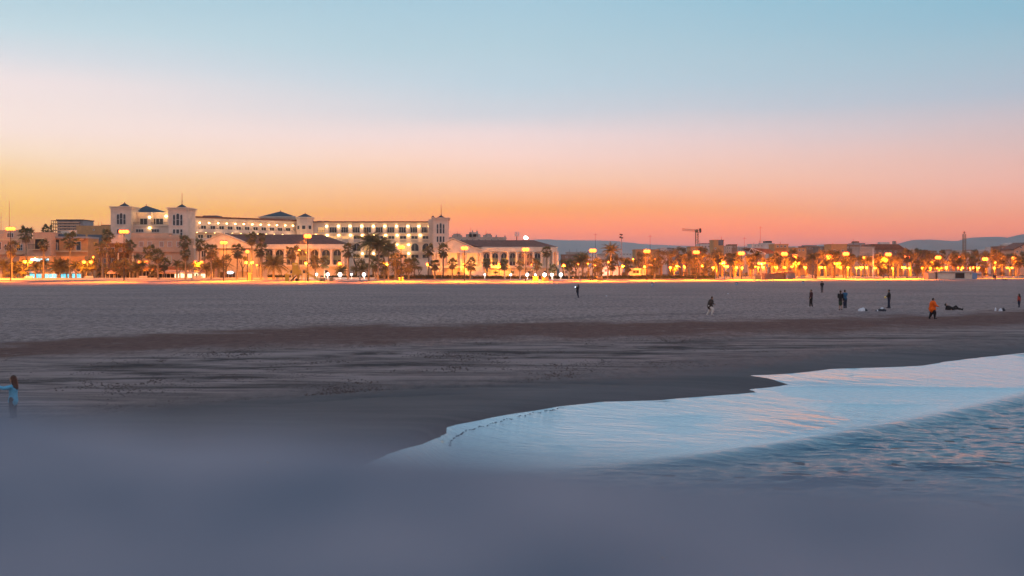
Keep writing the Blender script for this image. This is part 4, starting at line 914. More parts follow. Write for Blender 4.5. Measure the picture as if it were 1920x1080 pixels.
for x, y in ((1907, 472), (1916, 472), (1925, 472), (1914, 464), (1925, 464)): pwin(T, D, x, y, 4, 4, 'glass', 2)
# low white promenade building and caravan-like kiosk
T = block(1128, 1166, 499.5, 425, 'white', 'low white building lit from below behind the palms', 'low_building', 8, [(1136, 507, 5, 6), (1150, 507, 5, 6)])
T = block(1050, 1124, 502, 432, 'white', 'long low white wall building right of the right pavilion', 'low_building', 8, [(1062+k*13, 510, 5, 6) for k in range(5)])
plight(T, (WX(1136, 425), 421, 1.0), 700, (.75, .85, 1)); plight(T, (WX(1075, 425), 421, 1.0), 500, (1, .6, .3))
T = bld('snack_kiosk', 'white kiosk with a wide dark serving window half hidden by hedges', 1178, 1212, 416, 'kiosk'); D = 416
T.part('body', MB().box(WX(1179, D), WX(1201, D), D, D+3, G0, WZ(506, D)), M['white']); T.part('roof', MB().box(WX(1177, D), WX(1202, D), D-.4, D+3.3, WZ(506, D)+.01, WZ(503, D)), M['white'])
pwin(T, D, 1192.5, 509.5, 13, 6.6, 'dark', 2, name='hatch')
T.part('side_canopy', MB().box(WX(1201.5, D), WX(1211, D), D, D+2.6, WZ(505.5, D), WZ(504, D)), M['ochre'])
for x in (1204, 1207, 1210.5): T.part('canopy_post', MB().box(WX(x, D)-.1, WX(x, D)+.1, D+.1, D+.3, G0, WZ(505.6, D)), M['whitemetal'])
T.part('counter', MB().box(WX(1201.5, D), WX(1212, D), D-.2, D+.6, WZ(514.5, D), WZ(513.5, D)), M['whitemetal'])
# beach hut, dark
T = bld('beach_hut', 'low brown beach hut with a shallow roof and grey shutter', 1434, 1490, 372, 'hut'); D = 372
T.part('body', MB().box(WX(1434, D), WX(1474, D), D, D+4, 0, WZ(512.5, D)), M['brick']); T.part('shutter_box', MB().box(WX(1476, D), WX(1490.5, D), D-.4, D+4, 0, WZ(513, D)), M['greywall'])
sl = MB()
for k in range(10): sl.box(WX(1477, D), WX(1489.5, D), D-.46, D-.403, .1+k*.19, .24+k*.19)
T.part('shutter', sl, M['bluegrey']); T.part('door', MB().box(WX(1474.2, D), WX(1475.9, D), D-.2, D, .02, WZ(514.5, D)), M['whitemetal'])
T.part('roof', MB().prism([(WX(1453, D), WZ(512.4, D)), (WX(1492, D), WZ(512.4, D)), (WX(1484, D), WZ(508.6, D)), (WX(1455, D), WZ(511, D))], D-.7, D+4.6), M['brick'])
# white kiosk
T = bld('beach_kiosk', 'long white beach kiosk with a dark hatch and blue end wall', 1740, 1834, 378, 'kiosk'); D = 378
T.part('body', MB().box(WX(1758, D), WX(1823, D), D, D+5, 0, WZ(510.3, D)), M['white']); T.part('store_room', MB().box(WX(1740, D), WX(1753.5, D), D-.3, D+4, 0, WZ(510.8, D)), M['pinkwall'])
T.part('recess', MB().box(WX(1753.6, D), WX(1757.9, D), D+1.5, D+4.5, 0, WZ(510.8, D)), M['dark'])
T.part('end_wall', MB().box(WX(1823.1, D), WX(1833.5, D), D+.6, D+5, 0, WZ(510.8, D)), M['bluewall'] if 'bluewall' in M else M['bluegrey'])
T.part('roof', MB().box(WX(1752, D), WX(1824, D), D-.7, D+5.5, WZ(510.3, D)+.01, WZ(508.4, D)), M['stone']); T.part('roof_canopy', MB().box(WX(1771, D), WX(1818, D), D+1, D+4, WZ(507.3, D), WZ(506.2, D)), M['brick'])
T.part('canopy_posts', MB().box(WX(1774, D), WX(1775, D), D+1.4, D+1.6, WZ(508.4, D), WZ(507.3, D)).box(WX(1814, D), WX(1815, D), D+1.4, D+1.6, WZ(508.4, D), WZ(507.3, D)), M['metal'])
pwin(T, D, 1799.5, 516.8, 19, 11.6, 'dark', 1, name='hatch'); T.part('notice', MB().box(WX(1818.5, D), WX(1821.5, D), D-.05, D-.003, WZ(514.2, D), WZ(512.8, D)), M['brick'])
# masts, crane
def mast(name, label, D, x, ytop, yb, r=.25): return Thing(name, label, 'mast', (WX(x, D), D, G0))
T = Thing('floodlight_mast', 'sports floodlight mast with a grid of unlit lamps above the right pavilion', 'floodlight mast', (WX(969, 640), 640, G0)); D = 640
T.part('pole', MB().tube((WX(969, D), D, G0), (WX(969, D), D, WZ(436, D)), .4, .25, 6), M['metal'])
T.part('frame', MB().box(WX(965, D), WX(973.5, D), D-.1, D+.1, WZ(436.3, D), WZ(435.9, D)).box(WX(965, D), WX(973.5, D), D-.1, D+.1, WZ(439.3, D), WZ(438.9, D)).box(WX(965, D), WX(973.5, D), D-.1, D+.1, WZ(442, D), WZ(441.6, D)).box(WX(968.6, D), WX(969.4, D), D-.1, D+.1, WZ(443, D), WZ(435, D)), M['metal'])
for j, y in enumerate((436, 439, 441.8)):
    for k in range(3): X = WX(966+k*3.2, D); T.part('floodlight', MB().ball((X, D-.4, WZ(y, D)), .42, 8, 5, (1, .5, 1)), M['whitemetal'])
T = Thing('floodlight_mast', 'mast carrying one dazzling white floodlight above the pavilion roof', 'floodlight mast', (WX(986, 560), 560, G0)); D = 560
T.part('pole', MB().tube((WX(986, D), D, G0), (WX(986, D), D, WZ(447, D)), .22, .15, 6), M['metal']); T.part('floodlight', MB().ball((WX(986, D), D-.5, WZ(446, D)), .95, 10, 6, (1, .5, .8)), M['flood'])
T = Thing('floodlight_mast', 'slender grey mast with dark floodlights left of the square orange block', 'floodlight mast', (WX(1165, 480), 480, G0)); D = 480
T.part('pole', MB().tube((WX(1165.5, D), D, G0), (WX(1165.2, D), D, WZ(446, D)), .28, .18, 6), M['greywall'])
T.part('head_frame', MB().box(WX(1162, D), WX(1167.5, D), D-.15, D+.15, WZ(446.4, D), WZ(445.4, D)).box(WX(1162, D), WX(1167, D), D-.15, D+.15, WZ(440.4, D), WZ(439.6, D)).box(WX(1164.4, D), WX(1165.2, D), D-.1, D+.1, WZ(446, D), WZ(439, D)), M['metal'])
for x, y in ((1163, 439.5), (1166, 440.3), (1162.6, 444.6), (1167, 446)): T.part('floodlight', MB().ball((WX(x, D), D-.4, WZ(y, D)), .4, 8, 5, (1, .6, .8)), M['metal'])
T = Thing('tower_crane', 'tower crane with its jib pointing left above the town', 'crane', (WX(1306.5, 760), 760, G0)); D = 760
def lattice(a, b, wd, n, up=(0, 0, 1)):
    mb = MB(); a = Vector(a); b = Vector(b); d = (b-a).normalized(); u = Vector((0, 1, 0)); v = d.cross(u).normalized()
    cs = [a+(u*i+v*j)*wd/2 for i, j in ((-1, -1), (1, -1), (1, 1), (-1, 1))]; L_ = (b-a)
    for c in cs: mb.tube(c, c+L_, wd*.09, wd*.09, 4)
    for k in range(n):
        for q in range(4):
            p0 = cs[q]+L_*(k/n); p1 = cs[(q+1) % 4]+L_*((k+1)/n); mb.tube(p0, p1, wd*.06, wd*.06, 3, False)
    return mb
T.part('mast', lattice((WX(1306.5, D), D, G0), (WX(1306.5, D), D, WZ(434, D)), 1.7, 24), M['crane'])
T.part('jib', lattice((WX(1305, D), D, WZ(432.4, D)), (WX(1279, D), D, WZ(430.2, D)), 1.1, 12), M['crane'])
T.part('counter_jib', lattice((WX(1305, D), D, WZ(431.5, D)), (WX(1315, D), D, WZ(430.5, D)), 1.1, 4), M['crane'])
T.part('cab', MB().box(WX(1303.5, D), WX(1308.5, D), D-1, D+1, WZ(435.5, D), WZ(431, D)), M['crane']); T.part('counterweight', MB().box(WX(1311.6, D), WX(1314.6, D), D-1, D+1, WZ(436.3, D), WZ(428.3, D)), M['black'])
T = Thing('radio_mast', 'red and grey lattice radio mast in front of the hills', 'mast', (WX(1808, 700), 700, G0)); D = 700
T.part('lattice', lattice((WX(1808, D), D, G0), (WX(1808, D), D, WZ(439, D)), 1.5, 26), M['crane']); T.part('tip', MB().tube((WX(1808, D), D, WZ(439, D)), (WX(1808, D), D, WZ(433, D)), .25, .12, 5), M['metal'])
T.part('cross_arm', MB().box(WX(1805.5, D), WX(1810.5, D), D-.3, D+.3, WZ(436, D), WZ(435, D)), M['metal'])
for x, yt, D, lb in ((1116.3, 437, 600, 'thin aerial rising above the town right of the pavilion'), (1426, 424, 640, 'tallest thin aerial over the gabled shed'), (1219, 440, 600, 'thin aerial above the square orange block'), (1396, 444, 620, 'thin aerial above the brown block')):
    single('aerial', lb, 'aerial', MB().tube((WX(x, D), D, G0), (WX(x, D), D, WZ(yt, D)), .14, .06, 5).tube((WX(x, D)-1, D, WZ(yt+3, D)), (WX(x, D)+1, D, WZ(yt+3, D)), .05, .05, 4), M['metal'], (WX(x, D), D, G0))
# ------------------------------------------------------------------ palms, trees, hedges
def frond_feather(L=1.0, droop=.55, nl=13, seed=0):
    rn = random.Random(seed); mb = MB(); pts = []
    for i in range(9):
        t = i/8; pts.append(Vector((L*(t-.12*t*t*droop), 0, L*(.32*t-droop*t*t))))
    for a, b, k in zip(pts, pts[1:], range(8)): mb.tube(a, b, .016*(1-k/9), .016*(1-(k+1)/9), 3, False)
    for i in range(nl):
        t = .14+.86*i/(nl-1); q = t*8; j = min(7, int(q)); p = pts[j].lerp(pts[j+1], q-j); d = (pts[j+1]-pts[j]).normalized()
        ll = L*(.30*sin(pi*min(1, .22+t*.8))+.05)
        for s_ in (-1, 1):
            tip = p+Vector((d.x*ll*.75, s_*ll*.62, d.z*ll*.75-ll*(.35+.2*rn.random()))); w_ = d*L*.030
            mb.add([tuple(p-w_), tuple(p+w_), tuple(tip)], [(0, 1, 2)])
    return mb
def frond_fan(L=1.0, droop=.3, seed=0):
    rn = random.Random(seed); mb = MB(); st = Vector((L*.5, 0, L*.5*.12-droop*.1))
    mb.tube((0, 0, 0), st, .018, .012, 3, False)
    for i in range(9):
        a = radians(-82+i*20.5+rn.uniform(-5, 5)); r = L*.5*(1-.18*abs(sin(a)))
        tip = st+Vector((cos(a)*r, sin(a)*r*.95, -droop*r*(.5+.5*abs(sin(a)))-r*.12*rn.random())); n_ = Vector((-sin(a), cos(a), 0))*r*.15
        m_ = st.lerp(tip, .55)
        mb.add([tuple(st), tuple(m_-n_), tuple(tip), tuple(m_+n_)], [(0, 1, 2, 3)])
    return mb
FEA = [frond_feather(1, .45+.2*k, 13, k) for k in range(3)]; FAN = [frond_fan(1, .22+.25*k, k) for k in range(3)]
def frond_set(kind, n, seed):
    rn = random.Random(seed); out_ = []
    for i in range(n):
        t = (i+.5)/n; az_ = i*2.39996+rn.uniform(-.2, .2)
        if kind == 'feather': e = 78-t*100+rn.uniform(-7, 7)
        else: e = 80-t*125+rn.uniform(-8, 8)
        sc = rn.uniform(.8, 1.15) if kind == 'feather' else rn.uniform(.62, 1.2); out_.append((az_, radians(e), sc, rn.randrange(3)))
    return out_
def place(mb, az_, e, sc):
    R = Matrix.Rotation(az_, 3, 'Z') @ Matrix.Rotation(-e, 3, 'Y'); return [tuple(R @ (Vector(p)*sc)) for p in mb.v]
_crown = {}
def crown_mesh(kind, v, m):
    k = (kind, v)
    if k not in _crown:
        mb = MB(); lib = FEA if kind == 'feather' else FAN
        for az_, e, sc, q in frond_set(kind, 38 if kind == 'feather' else 27, 100+v): mb.add(place(lib[q], az_, e, sc), lib[q].f)
        _crown[k] = mb.mesh('crown', m)
    return _crown[k]
FM = {('feather', q): FEA[q].mesh('frond', M['palm']) for q in range(3)}; FM.update({('fan', q): FAN[q].mesh('frond', M['palm2']) for q in range(3)})
def trunk_mb():
    mb = MB(); n = 8; rings = [(0, 1.25), (.04, 1.05), (.2, .95), (.5, .85), (.8, .82), (.93, .95), (1, 1.2)]
    for (a, r0), (b, r1) in zip(rings, rings[1:]): mb.tube((.0, 0, a), (.0, 0, b), r0, r1, n, False)
    return mb
TR = trunk_mb().mesh('trunk', M['trunk'], smooth=True)
skm = MB()
for i in range(26):
    a = i*2.4; r = .55+.25*(i % 3)/2; z = -.05*(i % 5); skm.add([(cos(a)*.15, sin(a)*.15, z), (cos(a+.35)*.5*r, sin(a+.35)*.5*r, z-.45), (cos(a)*.55*r, sin(a)*.55*r, z-.95), (cos(a-.35)*.5*r, sin(a-.35)*.5*r, z-.45)], [(0, 1, 2, 3)])
SK = skm.mesh('dead_frond_skirt', M['skirt'])
pc = [0]
def palm(x, y, r, D, kind='fan', fronds=False, tw=.27, lean=0, label=None, group='palm trees along the promenade', skirt=True, cat='palm tree'):
    """crown centre at photo column x, row y, crown radius r photo pixels, standing at distance D"""
    s = D/F; X, Z = WX(x, D), WZ(y, D); R = r*s*1.42; g = .12; Xb = X+lean*s
    T = Thing('palm_tree', label, cat, (Xb, D, g), group); pc[0] += 1; v = pc[0] % 4
    tr = T.inst('trunk', TR, (Xb, D, g), scale=(tw, tw, max(.3, Z-g))); tr.rotation_euler = (0, atan2(X-Xb, max(.3, Z-g)), 0)
    if kind == 'fan' and skirt and Z-g > 3: T.inst('dead_fronds', SK, (X, D, Z-.1), scale=(R*.9, R*.9, R*.8))
    rot = random.uniform(0, 6.28)
    if fronds:
        for az_, e, sc, q in frond_set(kind, 34 if kind == 'feather' else 25, 200+pc[0]):
            T.inst('frond', FM[(kind, q)], (X, D, Z), rot=(0, -e, az_+rot), scale=(R*sc,)*3)
    else: T.inst('crown', crown_mesh(kind, v, M['palm'] if kind == 'feather' else M['palm2']), (X, D, Z), rot=(0, 0, rot), scale=(R,)*3)
    T.o['px'] = x; T.o['desc'] = ('tall ' if Z > 9 else 'short ' if Z < 4.2 else '')+('feather' if kind == 'feather' else 'fan'); TREES.append(T.o); return T
TREES = []
FANS = [(49, 440, 13, 372), (22, 466, 14, 356), (90, 432, 10, 398), (82, 459, 10, 360), (131, 452, 14, 362), (192, 467, 13, 360), (201, 443, 11, 384), (243, 461, 11, 372), (280, 472, 12, 372), (296, 480, 12, 358),
        (346, 454, 11, 372), (348, 477, 10, 358), (374, 459, 10, 376), (396, 470, 12, 358), (445, 470, 12, 362), (472, 447, 11, 376), (489, 468, 12, 360), (491, 444, 8, 384), (549, 473, 13, 372), (591, 491, 11, 360),
        (608, 492, 10, 366), (653, 470, 12, 356), (741, 488, 11, 362), (777, 494, 10, 374), (804, 469, 10, 376), (815, 496, 10, 362), (831, 470, 12, 374), (848, 494, 9, 372), (882, 496, 11, 364), (913, 492, 9, 374), (946, 496, 9, 366),
        (975, 497, 8, 372), (1006, 496, 10, 364), (1025, 471, 10, 378), (1036, 504, 8, 368), (1067, 497, 10, 372), (1121, 498, 11, 374), (1148, 497, 9, 380), (1176, 499, 10, 378), (1227, 497, 12, 376), (1323, 503, 9, 380)]
for i, (x, y, r, D) in enumerate(FANS): palm(x, y, r, D, 'fan', fronds=(r >= 12 and i < 40), tw=.30 if x in (82, 192, 396, 489, 653, 741) else .27)
FEATH = [(6, 499, 15, 362, 0), (112, 501, 17, 364, 1), (163, 504, 13, 366, 0), (258, 505, 15, 364, 1), (410, 497, 19, 366, 1), (513, 497, 22, 364, 1), (694, 457, 23, 352, 2), (711, 463, 21, 350, 2), (729, 469, 17, 354, 2),
         (1093, 489, 17, 376, 2), (1145, 471, 15, 400, 2), (640, 508, 12, 376, 0), (678, 506, 12, 378, 0)]
for x, y, r, D, k in FEATH: palm(x, y, r, D, 'feather', fronds=r > 14, tw=.42 if k < 2 else .27, lean={694: -3, 711: -3, 729: -1}.get(x, 0))
rn = random.Random(23)
for k in range(26):                                   # lower planting between the tall palms, left half
    x = (12+k*18.5 if k < 22 else 700+(k-22)*24)+rn.uniform(-6, 6)
    palm(x, rn.uniform(494, 507), rn.uniform(9, 14), rn.uniform(361, 371), rn.choice(('feather', 'fan')), tw=.3)
rn = random.Random(5)
for k in range(34):
    x = 1262+k*20+rn.uniform(-8, 8); D = rn.uniform(384, 430); kd = 'feather' if rn.random() < .35 else 'fan'
    palm(x, rn.choice((480, 484, 489, 495, 499)), rn.uniform(8, 12), D, kd)
# broadleaf trees behind the palms
def leaf_cloud(seed, n, R=(1, 1, .8), leaf=.13, lobes=9):
    rn = random.Random(seed); mb = MB(); cs = []
    for i in range(lobes):
        a = rn.uniform(0, 6.28); e = rn.uniform(-.5, 1.1); q = rn.uniform(.35, .68); cs.append((Vector((cos(a)*cos(e)*q*R[0], sin(a)*cos(e)*q*R[1], sin(e)*q*R[2])), rn.uniform(.26, .46)))
    for i in range(n):
        c, r = cs[rn.randrange(lobes)]; d = Vector((rn.gauss(0, 1), rn.gauss(0, 1), rn.gauss(0, 1))).normalized(); p = c+d*r*rn.uniform(.55, 1.1); p.z *= 1
        u = d.cross(Vector((rn.gauss(0, 1), rn.gauss(0, 1), rn.gauss(0, 1)))).normalized(); v = (d*.6+u.cross(d)).normalized(); l_ = leaf*rn.uniform(.6, 1.3)
        mb.add([tuple(p-u*l_*.5), tuple(p-v*l_*.35), tuple(p+u*l_*.5), tuple(p+v*l_*.35)], [(0, 1, 2, 3)])
    return mb
LC = [leaf_cloud(k, 900, lobes=8+k).mesh('crown', M['leaf']) for k in range(4)]
tm = MB(); tm.tube((0, 0, 0), (0, 0, .55), .06, .045, 7, False); 
for a in (0, 2.1, 4.2): tm.tube((0, 0, .5), (cos(a)*.3, sin(a)*.3, .95), .035, .015, 5, False)
TT = tm.mesh('trunk', M['bark'])
tc_ = [0]
def tree(x, y, r, D, label=None, group='trees behind the promenade', name='tree'):
    s = D/F; X = WX(x, D); R = r*s; Z = WZ(y, D); tc_[0] += 1; h = max(1.2, Z-.12)
    T = Thing(name, label, 'tree' if name == 'tree' else 'shrub', (X, D, .12), group)
    T.inst('trunk', TT, (X, D, .12), scale=(h*.9, h*.9, h)); T.inst('crown', LC[tc_[0] % 4], (X, D, Z), rot=(0, 0, tc_[0]*1.3), scale=(R, R, R*.85))
    T.o['px'] = x; T.o['desc'] = ('tall leafy' if Z > 9 else 'leafy') if name == 'tree' else 'rounded'; TREES.append(T.o); return T
for x, y, r, D in ((165, 476, 11, 410), (176, 468, 9, 414), (208, 474, 14, 398), (222, 462, 12, 405), (256, 482, 12, 395), (150, 493, 10, 380), (424, 484, 13, 376), (455, 486, 11, 378), (386, 484, 11, 380),
                   (668, 482, 10, 400), (676, 492, 12, 392), (700, 486, 12, 384), (716, 494, 12, 384), (752, 498, 9, 380), (724, 478, 10, 396), (766, 490, 10, 392), (690, 500, 12, 380), (786, 504, 9, 378), (664, 504, 10, 376)): tree(x, y, r, D)
rn = random.Random(11)
for k in range(74):
    x = 1150+k*11+rn.uniform(-6, 6); y = rn.uniform(478, 493); D = rn.uniform(400, 470)
    tree(x, y, rn.uniform(11, 17), D)
for k in range(8): tree(1056+k*12, rn.uniform(488, 494), rn.uniform(8, 12), rn.uniform(398, 425))
for x, y, r, D in ((1240, 478, 16, 430), (1262, 474, 14, 440), (1276, 470, 12, 470), (1288, 478, 14, 450), (1318, 472, 15, 460), (1345, 474, 13, 460), (1720, 472, 11, 470), (1732, 474, 10, 465), (1768, 474, 10, 470), (1790, 476, 11, 470), (1828, 473, 9, 500), (1745, 477, 12, 450), (1690, 478, 12, 450), (1810, 477, 11, 460), (1850, 484, 13, 440), (1905, 488, 13, 440)): tree(x, y, r, D)
for x, y, r, D in ((1074, 513, 8, 376), (1098, 514, 6, 376), (1128, 514, 7, 377), (1170, 515, 7, 378), (1222, 514, 8, 380), (1258, 513, 8, 380), (1283, 513, 6, 382), (1302, 513, 9, 382), (1318, 514, 7, 382), (1336, 513, 8, 382), (1362, 513, 6, 384), (1398, 514, 7, 386), (1598, 515, 6, 386), (1650, 515, 6, 388), (860, 513, 5, 372), (930, 511, 6, 372), (235, 514, 6, 362), (754, 512, 8, 372), (720, 513, 9, 370), (1880, 514, 7, 392), (1848, 514, 6, 392), (560, 514, 6, 374)):
    tree(x, y, r, D, name='shrub', group='clipped shrubs behind the promenade wall')
# hedges behind the wall
def hedge(x0, x1, D, y0, label):
    mb = MB(); rn = random.Random(int(x0)); X0, X1, z1_ = WX(x0, D), WX(x1, D), WZ(y0, D); L_ = X1-X0
    mb.box(X0+.2, X1-.2, D+.3, D+1.3, .12, z1_-.25)
    for i in range(int(L_*46)):
        x = rn.uniform(X0, X1); z = .12+(z1_-.12)*rn.random()**.7+.12*noise.noise(Vector((x, 0, 0))); y = D+rn.choice((0, 0, .15, .7, 1.2, 1.5)); l_ = rn.uniform(.12, .3)
        p = Vector((x, y, z)); u = Vector((rn.gauss(0, 1), rn.gauss(0, .5), rn.gauss(0, 1))).normalized()*l_; v = Vector((rn.gauss(0, 1), rn.gauss(0, .5), rn.gauss(0, 1))).normalized()*l_*.6
        mb.add([tuple(p-u), tuple(p-v), tuple(p+u), tuple(p+v)], [(0, 1, 2, 3)])
    single('hedge', label, 'hedge', mb, M['hedge'], ((X0+X1)/2, D, .12), 'hedges behind the promenade wall')
for a, b, D, y, lb in ((500, 545, 372, 515, 'dark hedge beneath the big drooping palm left of the playground'), (600, 690, 374, 516.5, 'dark hedge behind the white globe lamps right of the playground'), (690, 758, 374, 515, 'dark hedge under the three lit feather palms'), (758, 828, 372, 515, 'dark hedge left of the pavilion steps'),
                       (828, 886, 372, 516, 'dark hedge in front of the pavilion steps'), (886, 985, 372, 517, 'dark hedge below the arched windows of the right pavilion'), (985, 1050, 373, 517, 'dark hedge behind the row of bright white globes'), (1050, 1140, 375, 517, 'dark hedge in front of the long low white building'), (1140, 1240, 377, 516, 'dark hedge in front of the white snack kiosk'), (1240, 1345, 379, 516, 'dark hedge below the crane')):
    hedge(a, b, D, y, lb)

# ------------------------------------------------------------------ lamps
LAMPS = []
def sph(name, m, n=10, k=6): return MB().ball((0, 0, 0), 1, n, k).mesh(name, m, smooth=True)
SOD, SOD2, GLB = sph('lamp_head', M['sodium']), sph('lamp_head', M['sodium2']), sph('globe', M['globe'])
def tall_lamp(x, y, foot, n=2, r=.62, D=None, power=30000):
    D = D or GD(foot); X = WX(x, D); Z = WZ(y, D)
    T = Thing('floodlight_lamp', None, 'lamp post', (X, D, 0), 'tall orange lamps along the beach edge')
    T.part('pole', MB().tube((X, D, 0), (X, D, Z+.2), .16, .09, 8), M['metal'])
    T.part('crossbar', MB().box(X-n*.5, X+n*.5, D-.06, D+.06, Z+.12, Z+.24), M['metal'])
    for k in range(n):
        dx = (k-(n-1)/2)*.85; T.part('lamp_housing', MB().box(X+dx-.36, X+dx+.36, D-.35, D+.35, Z+.25, Z+.42), M['metal'])
        T.inst('lamp_head', SOD, (X+dx, D-.1, Z-.12), scale=(r*1.0, r*1.0, r*.9))
    q = plight(T, (X, D-1.4, Z-.6), power, (1, .19, .006), .5, spot=66); q.rotation_euler = (radians(-51), 0, 0)
    q = plight(T, (X, D+.9, Z-.6), power*(.24 if x < 1150 else .1), (1, .27, .011), .5, spot=78); q.rotation_euler = (radians(47), 0, 0)
    T.o['px'] = x; T.o['desc'] = 'tall'; LAMPS.append(T.o); return T
P1_ = 480000
tall_lamp(20, 428, 526.5, 3, .62, power=P1_*.8); tall_lamp(232.5, 433.5, 527.3, 3, .6, power=P1_); tall_lamp(577, 442, 527, 2, .7, power=P1_)
tall_lamp(419, 454, 527, 2, .6, power=P1_*.8); tall_lamp(464, 471, 525.6, 1, .62, power=P1_*.5); tall_lamp(752, 462.5, 527, 2, .65, power=P1_); tall_lamp(871, 464.5, 527, 2, .65, power=P1_)
tall_lamp(985.5, 467, 527, 2, .65, power=P1_); tall_lamp(1111.5, 469, 526, 2, .65, power=P1_); tall_lamp(1213, 470.5, 525, 2, .65, power=P1_); tall_lamp(1305.5, 472.3, 524.5, 2, .65, power=P1_)
for x, y, ft in ((1390, 474.5, 524), (1470.5, 475.5, 523.6), (1490, 479.5, 521), (1555, 480, 521.5), (1586, 475.5, 523), (1665.5, 476.5, 522.8), (1700, 482, 521), (1759, 482.3, 521), (1795, 482.3, 520.6), (1847, 485, 520.5), (1902, 483.5, 520.3)): tall_lamp(x, y, ft, 2, .7, power=P1_*1.15)
tall_lamp(1620, 482.2, 520, 1, .5, power=P1_*.3)
for k, x in enumerate((-70, 2000, 2090)): tall_lamp(x, 440 if x < 0 else 486, 526 if x < 0 else 520, 2, .65, power=P1_)
def street_lamp(xs_, y, D=None, r=.42, power=5200, pole_x=None):
    xm = sum(xs_)/len(xs_) if pole_x is None else pole_x
    D = D or pline(xm)+7; X = WX(xm, D); Z = WZ(y, D)
    T = Thing('street_lamp', None, 'street lamp', (X, D, .12), 'orange promenade lamps')
    T.part('pole', MB().tube((X, D, .12), (X, D, Z+(.25 if len(xs_) > 1 else -.2)), .09, .06, 8), M['metal'])
    if len(xs_) > 1: T.part('arm', MB().tube((WX(xs_[0], D), D, Z+.32), (WX(xs_[-1], D), D, Z+.32), .05, .05, 6), M['metal'])
    for x in xs_:
        T.inst('lamp_head', SOD2, (WX(x, D), D, Z), scale=(r, r, r*.8)); T.part('lamp_cap', MB().tube((WX(x, D), D, Z+.28), (WX(x, D), D, Z+.42), r*.8, r*.3, 8), M['metal'])
    plight(T, (X, D-.6, Z-.75), power*len(xs_)**.5*(1.9 if xm > 1150 else .8), (1, .20, .006) if xm > 1150 else (1, .30, .012), .4)
    T.o['px'] = xm; T.o['desc'] = 'twin headed' if len(xs_) > 1 else 'single headed'; LAMPS.append(T.o)
for a in ((46, 58), (157, 171), (262, 274), (366, 378), (461, 473)): street_lamp(a, 490.5+a[0]/300, r=.58)
for x, y in ((574, 493), (637, 493.5), (726, 494.3), (802, 495), (871, 495.6), (936, 496.2), (998, 496.8), (1057, 497.3), (1114, 497.6), (1168, 498), (1220, 498.2)): street_lamp((x,), y, r=.58)
for x, y in ((1209, 499.3), (1257, 501), (1269, 498.3), (1284, 499.3), (1304, 500.8), (1317, 498.4), (1337, 501), (1381, 501), (1391, 501.4), (1421, 501), (1431, 500.3), (1471, 501), (1485, 499.5), (1510, 501.2), (1548, 501), (1577, 501), (1590, 501.2), (1606, 502), (1625, 501), (1641, 502), (1674, 502.4), (1705, 502), (1729, 501.2), (1744, 502), (1774, 501.5), (1864, 501.8)): street_lamp((x,), y, D=pline(x)+random.uniform(6, 24), r=.5)
for a, y in (((1358, 1364), 498.7), ((1410, 1416), 499.2), ((1452, 1458), 501), ((1496, 1502), 500), ((1535, 1540), 501), ((1612, 1617), 501), ((1652, 1661), 501), ((1692, 1697), 501.2), ((1756, 1765), 501.6), ((1798, 1805), 501.8), ((1816, 1824), 502), ((1829, 1835), 501.6), ((1888, 1898), 501.8)): street_lamp(a, y, D=pline(a[0])+random.uniform(6, 24), r=.45)
for a, y in (((1350, 1354, 1359), 492.5), ((1422, 1428, 1434), 493.4), ((1486, 1492, 1498), 493.6), ((1563, 1569, 1575), 493.8)): street_lamp(a, y, D=420, r=.55, power=9000)
def globe(x, y, r=.4, D=None, foot=None, power=420):
    D = D or 366; X = WX(x, D); Z = WZ(y, D)
    T = Thing('globe_lamp', None, 'globe lamp', (X, D, .12), 'white globe lamps in front of the hedges')
    T.part('post', MB().tube((X, D, .12), (X, D, Z-r*.8), .07, .05, 6), M['whitemetal']); T.inst('globe', GLB, (X, D, Z), scale=(r,)*3)
    plight(T, (X, D-r-.35, Z), power, (1, .86, .74), .3)
    T.o['px'] = x; T.o['desc'] = 'white globe'; LAMPS.append(T.o)
for x, y, r in ((593.5, 514.5, .36), (614.5, 514.5, .48), (637.5, 514.7, .6), (659, 514.5, .26), (682.5, 514.8, .55), (909, 515, .22), (957.5, 515.3, .3), (988.5, 515, .48), (1005, 515, .38), (1021, 515, .55), (1035, 515, .42), (1051.5, 515, .52)): globe(x, y, r, power=1100*r)
for x, y, D in ((561, 468.5, 385), (175, 481.5, 380), (425, 453.8, 385), (1141, 491, 395), (1084, 494.5, 390), (1102, 494.5, 390), (1187, 486, 420), (1228, 486, 410), (1866, 492, 400), (482, 497, 372)):
    street_lamp((x,), y, D=D, r=.32, power=2500)

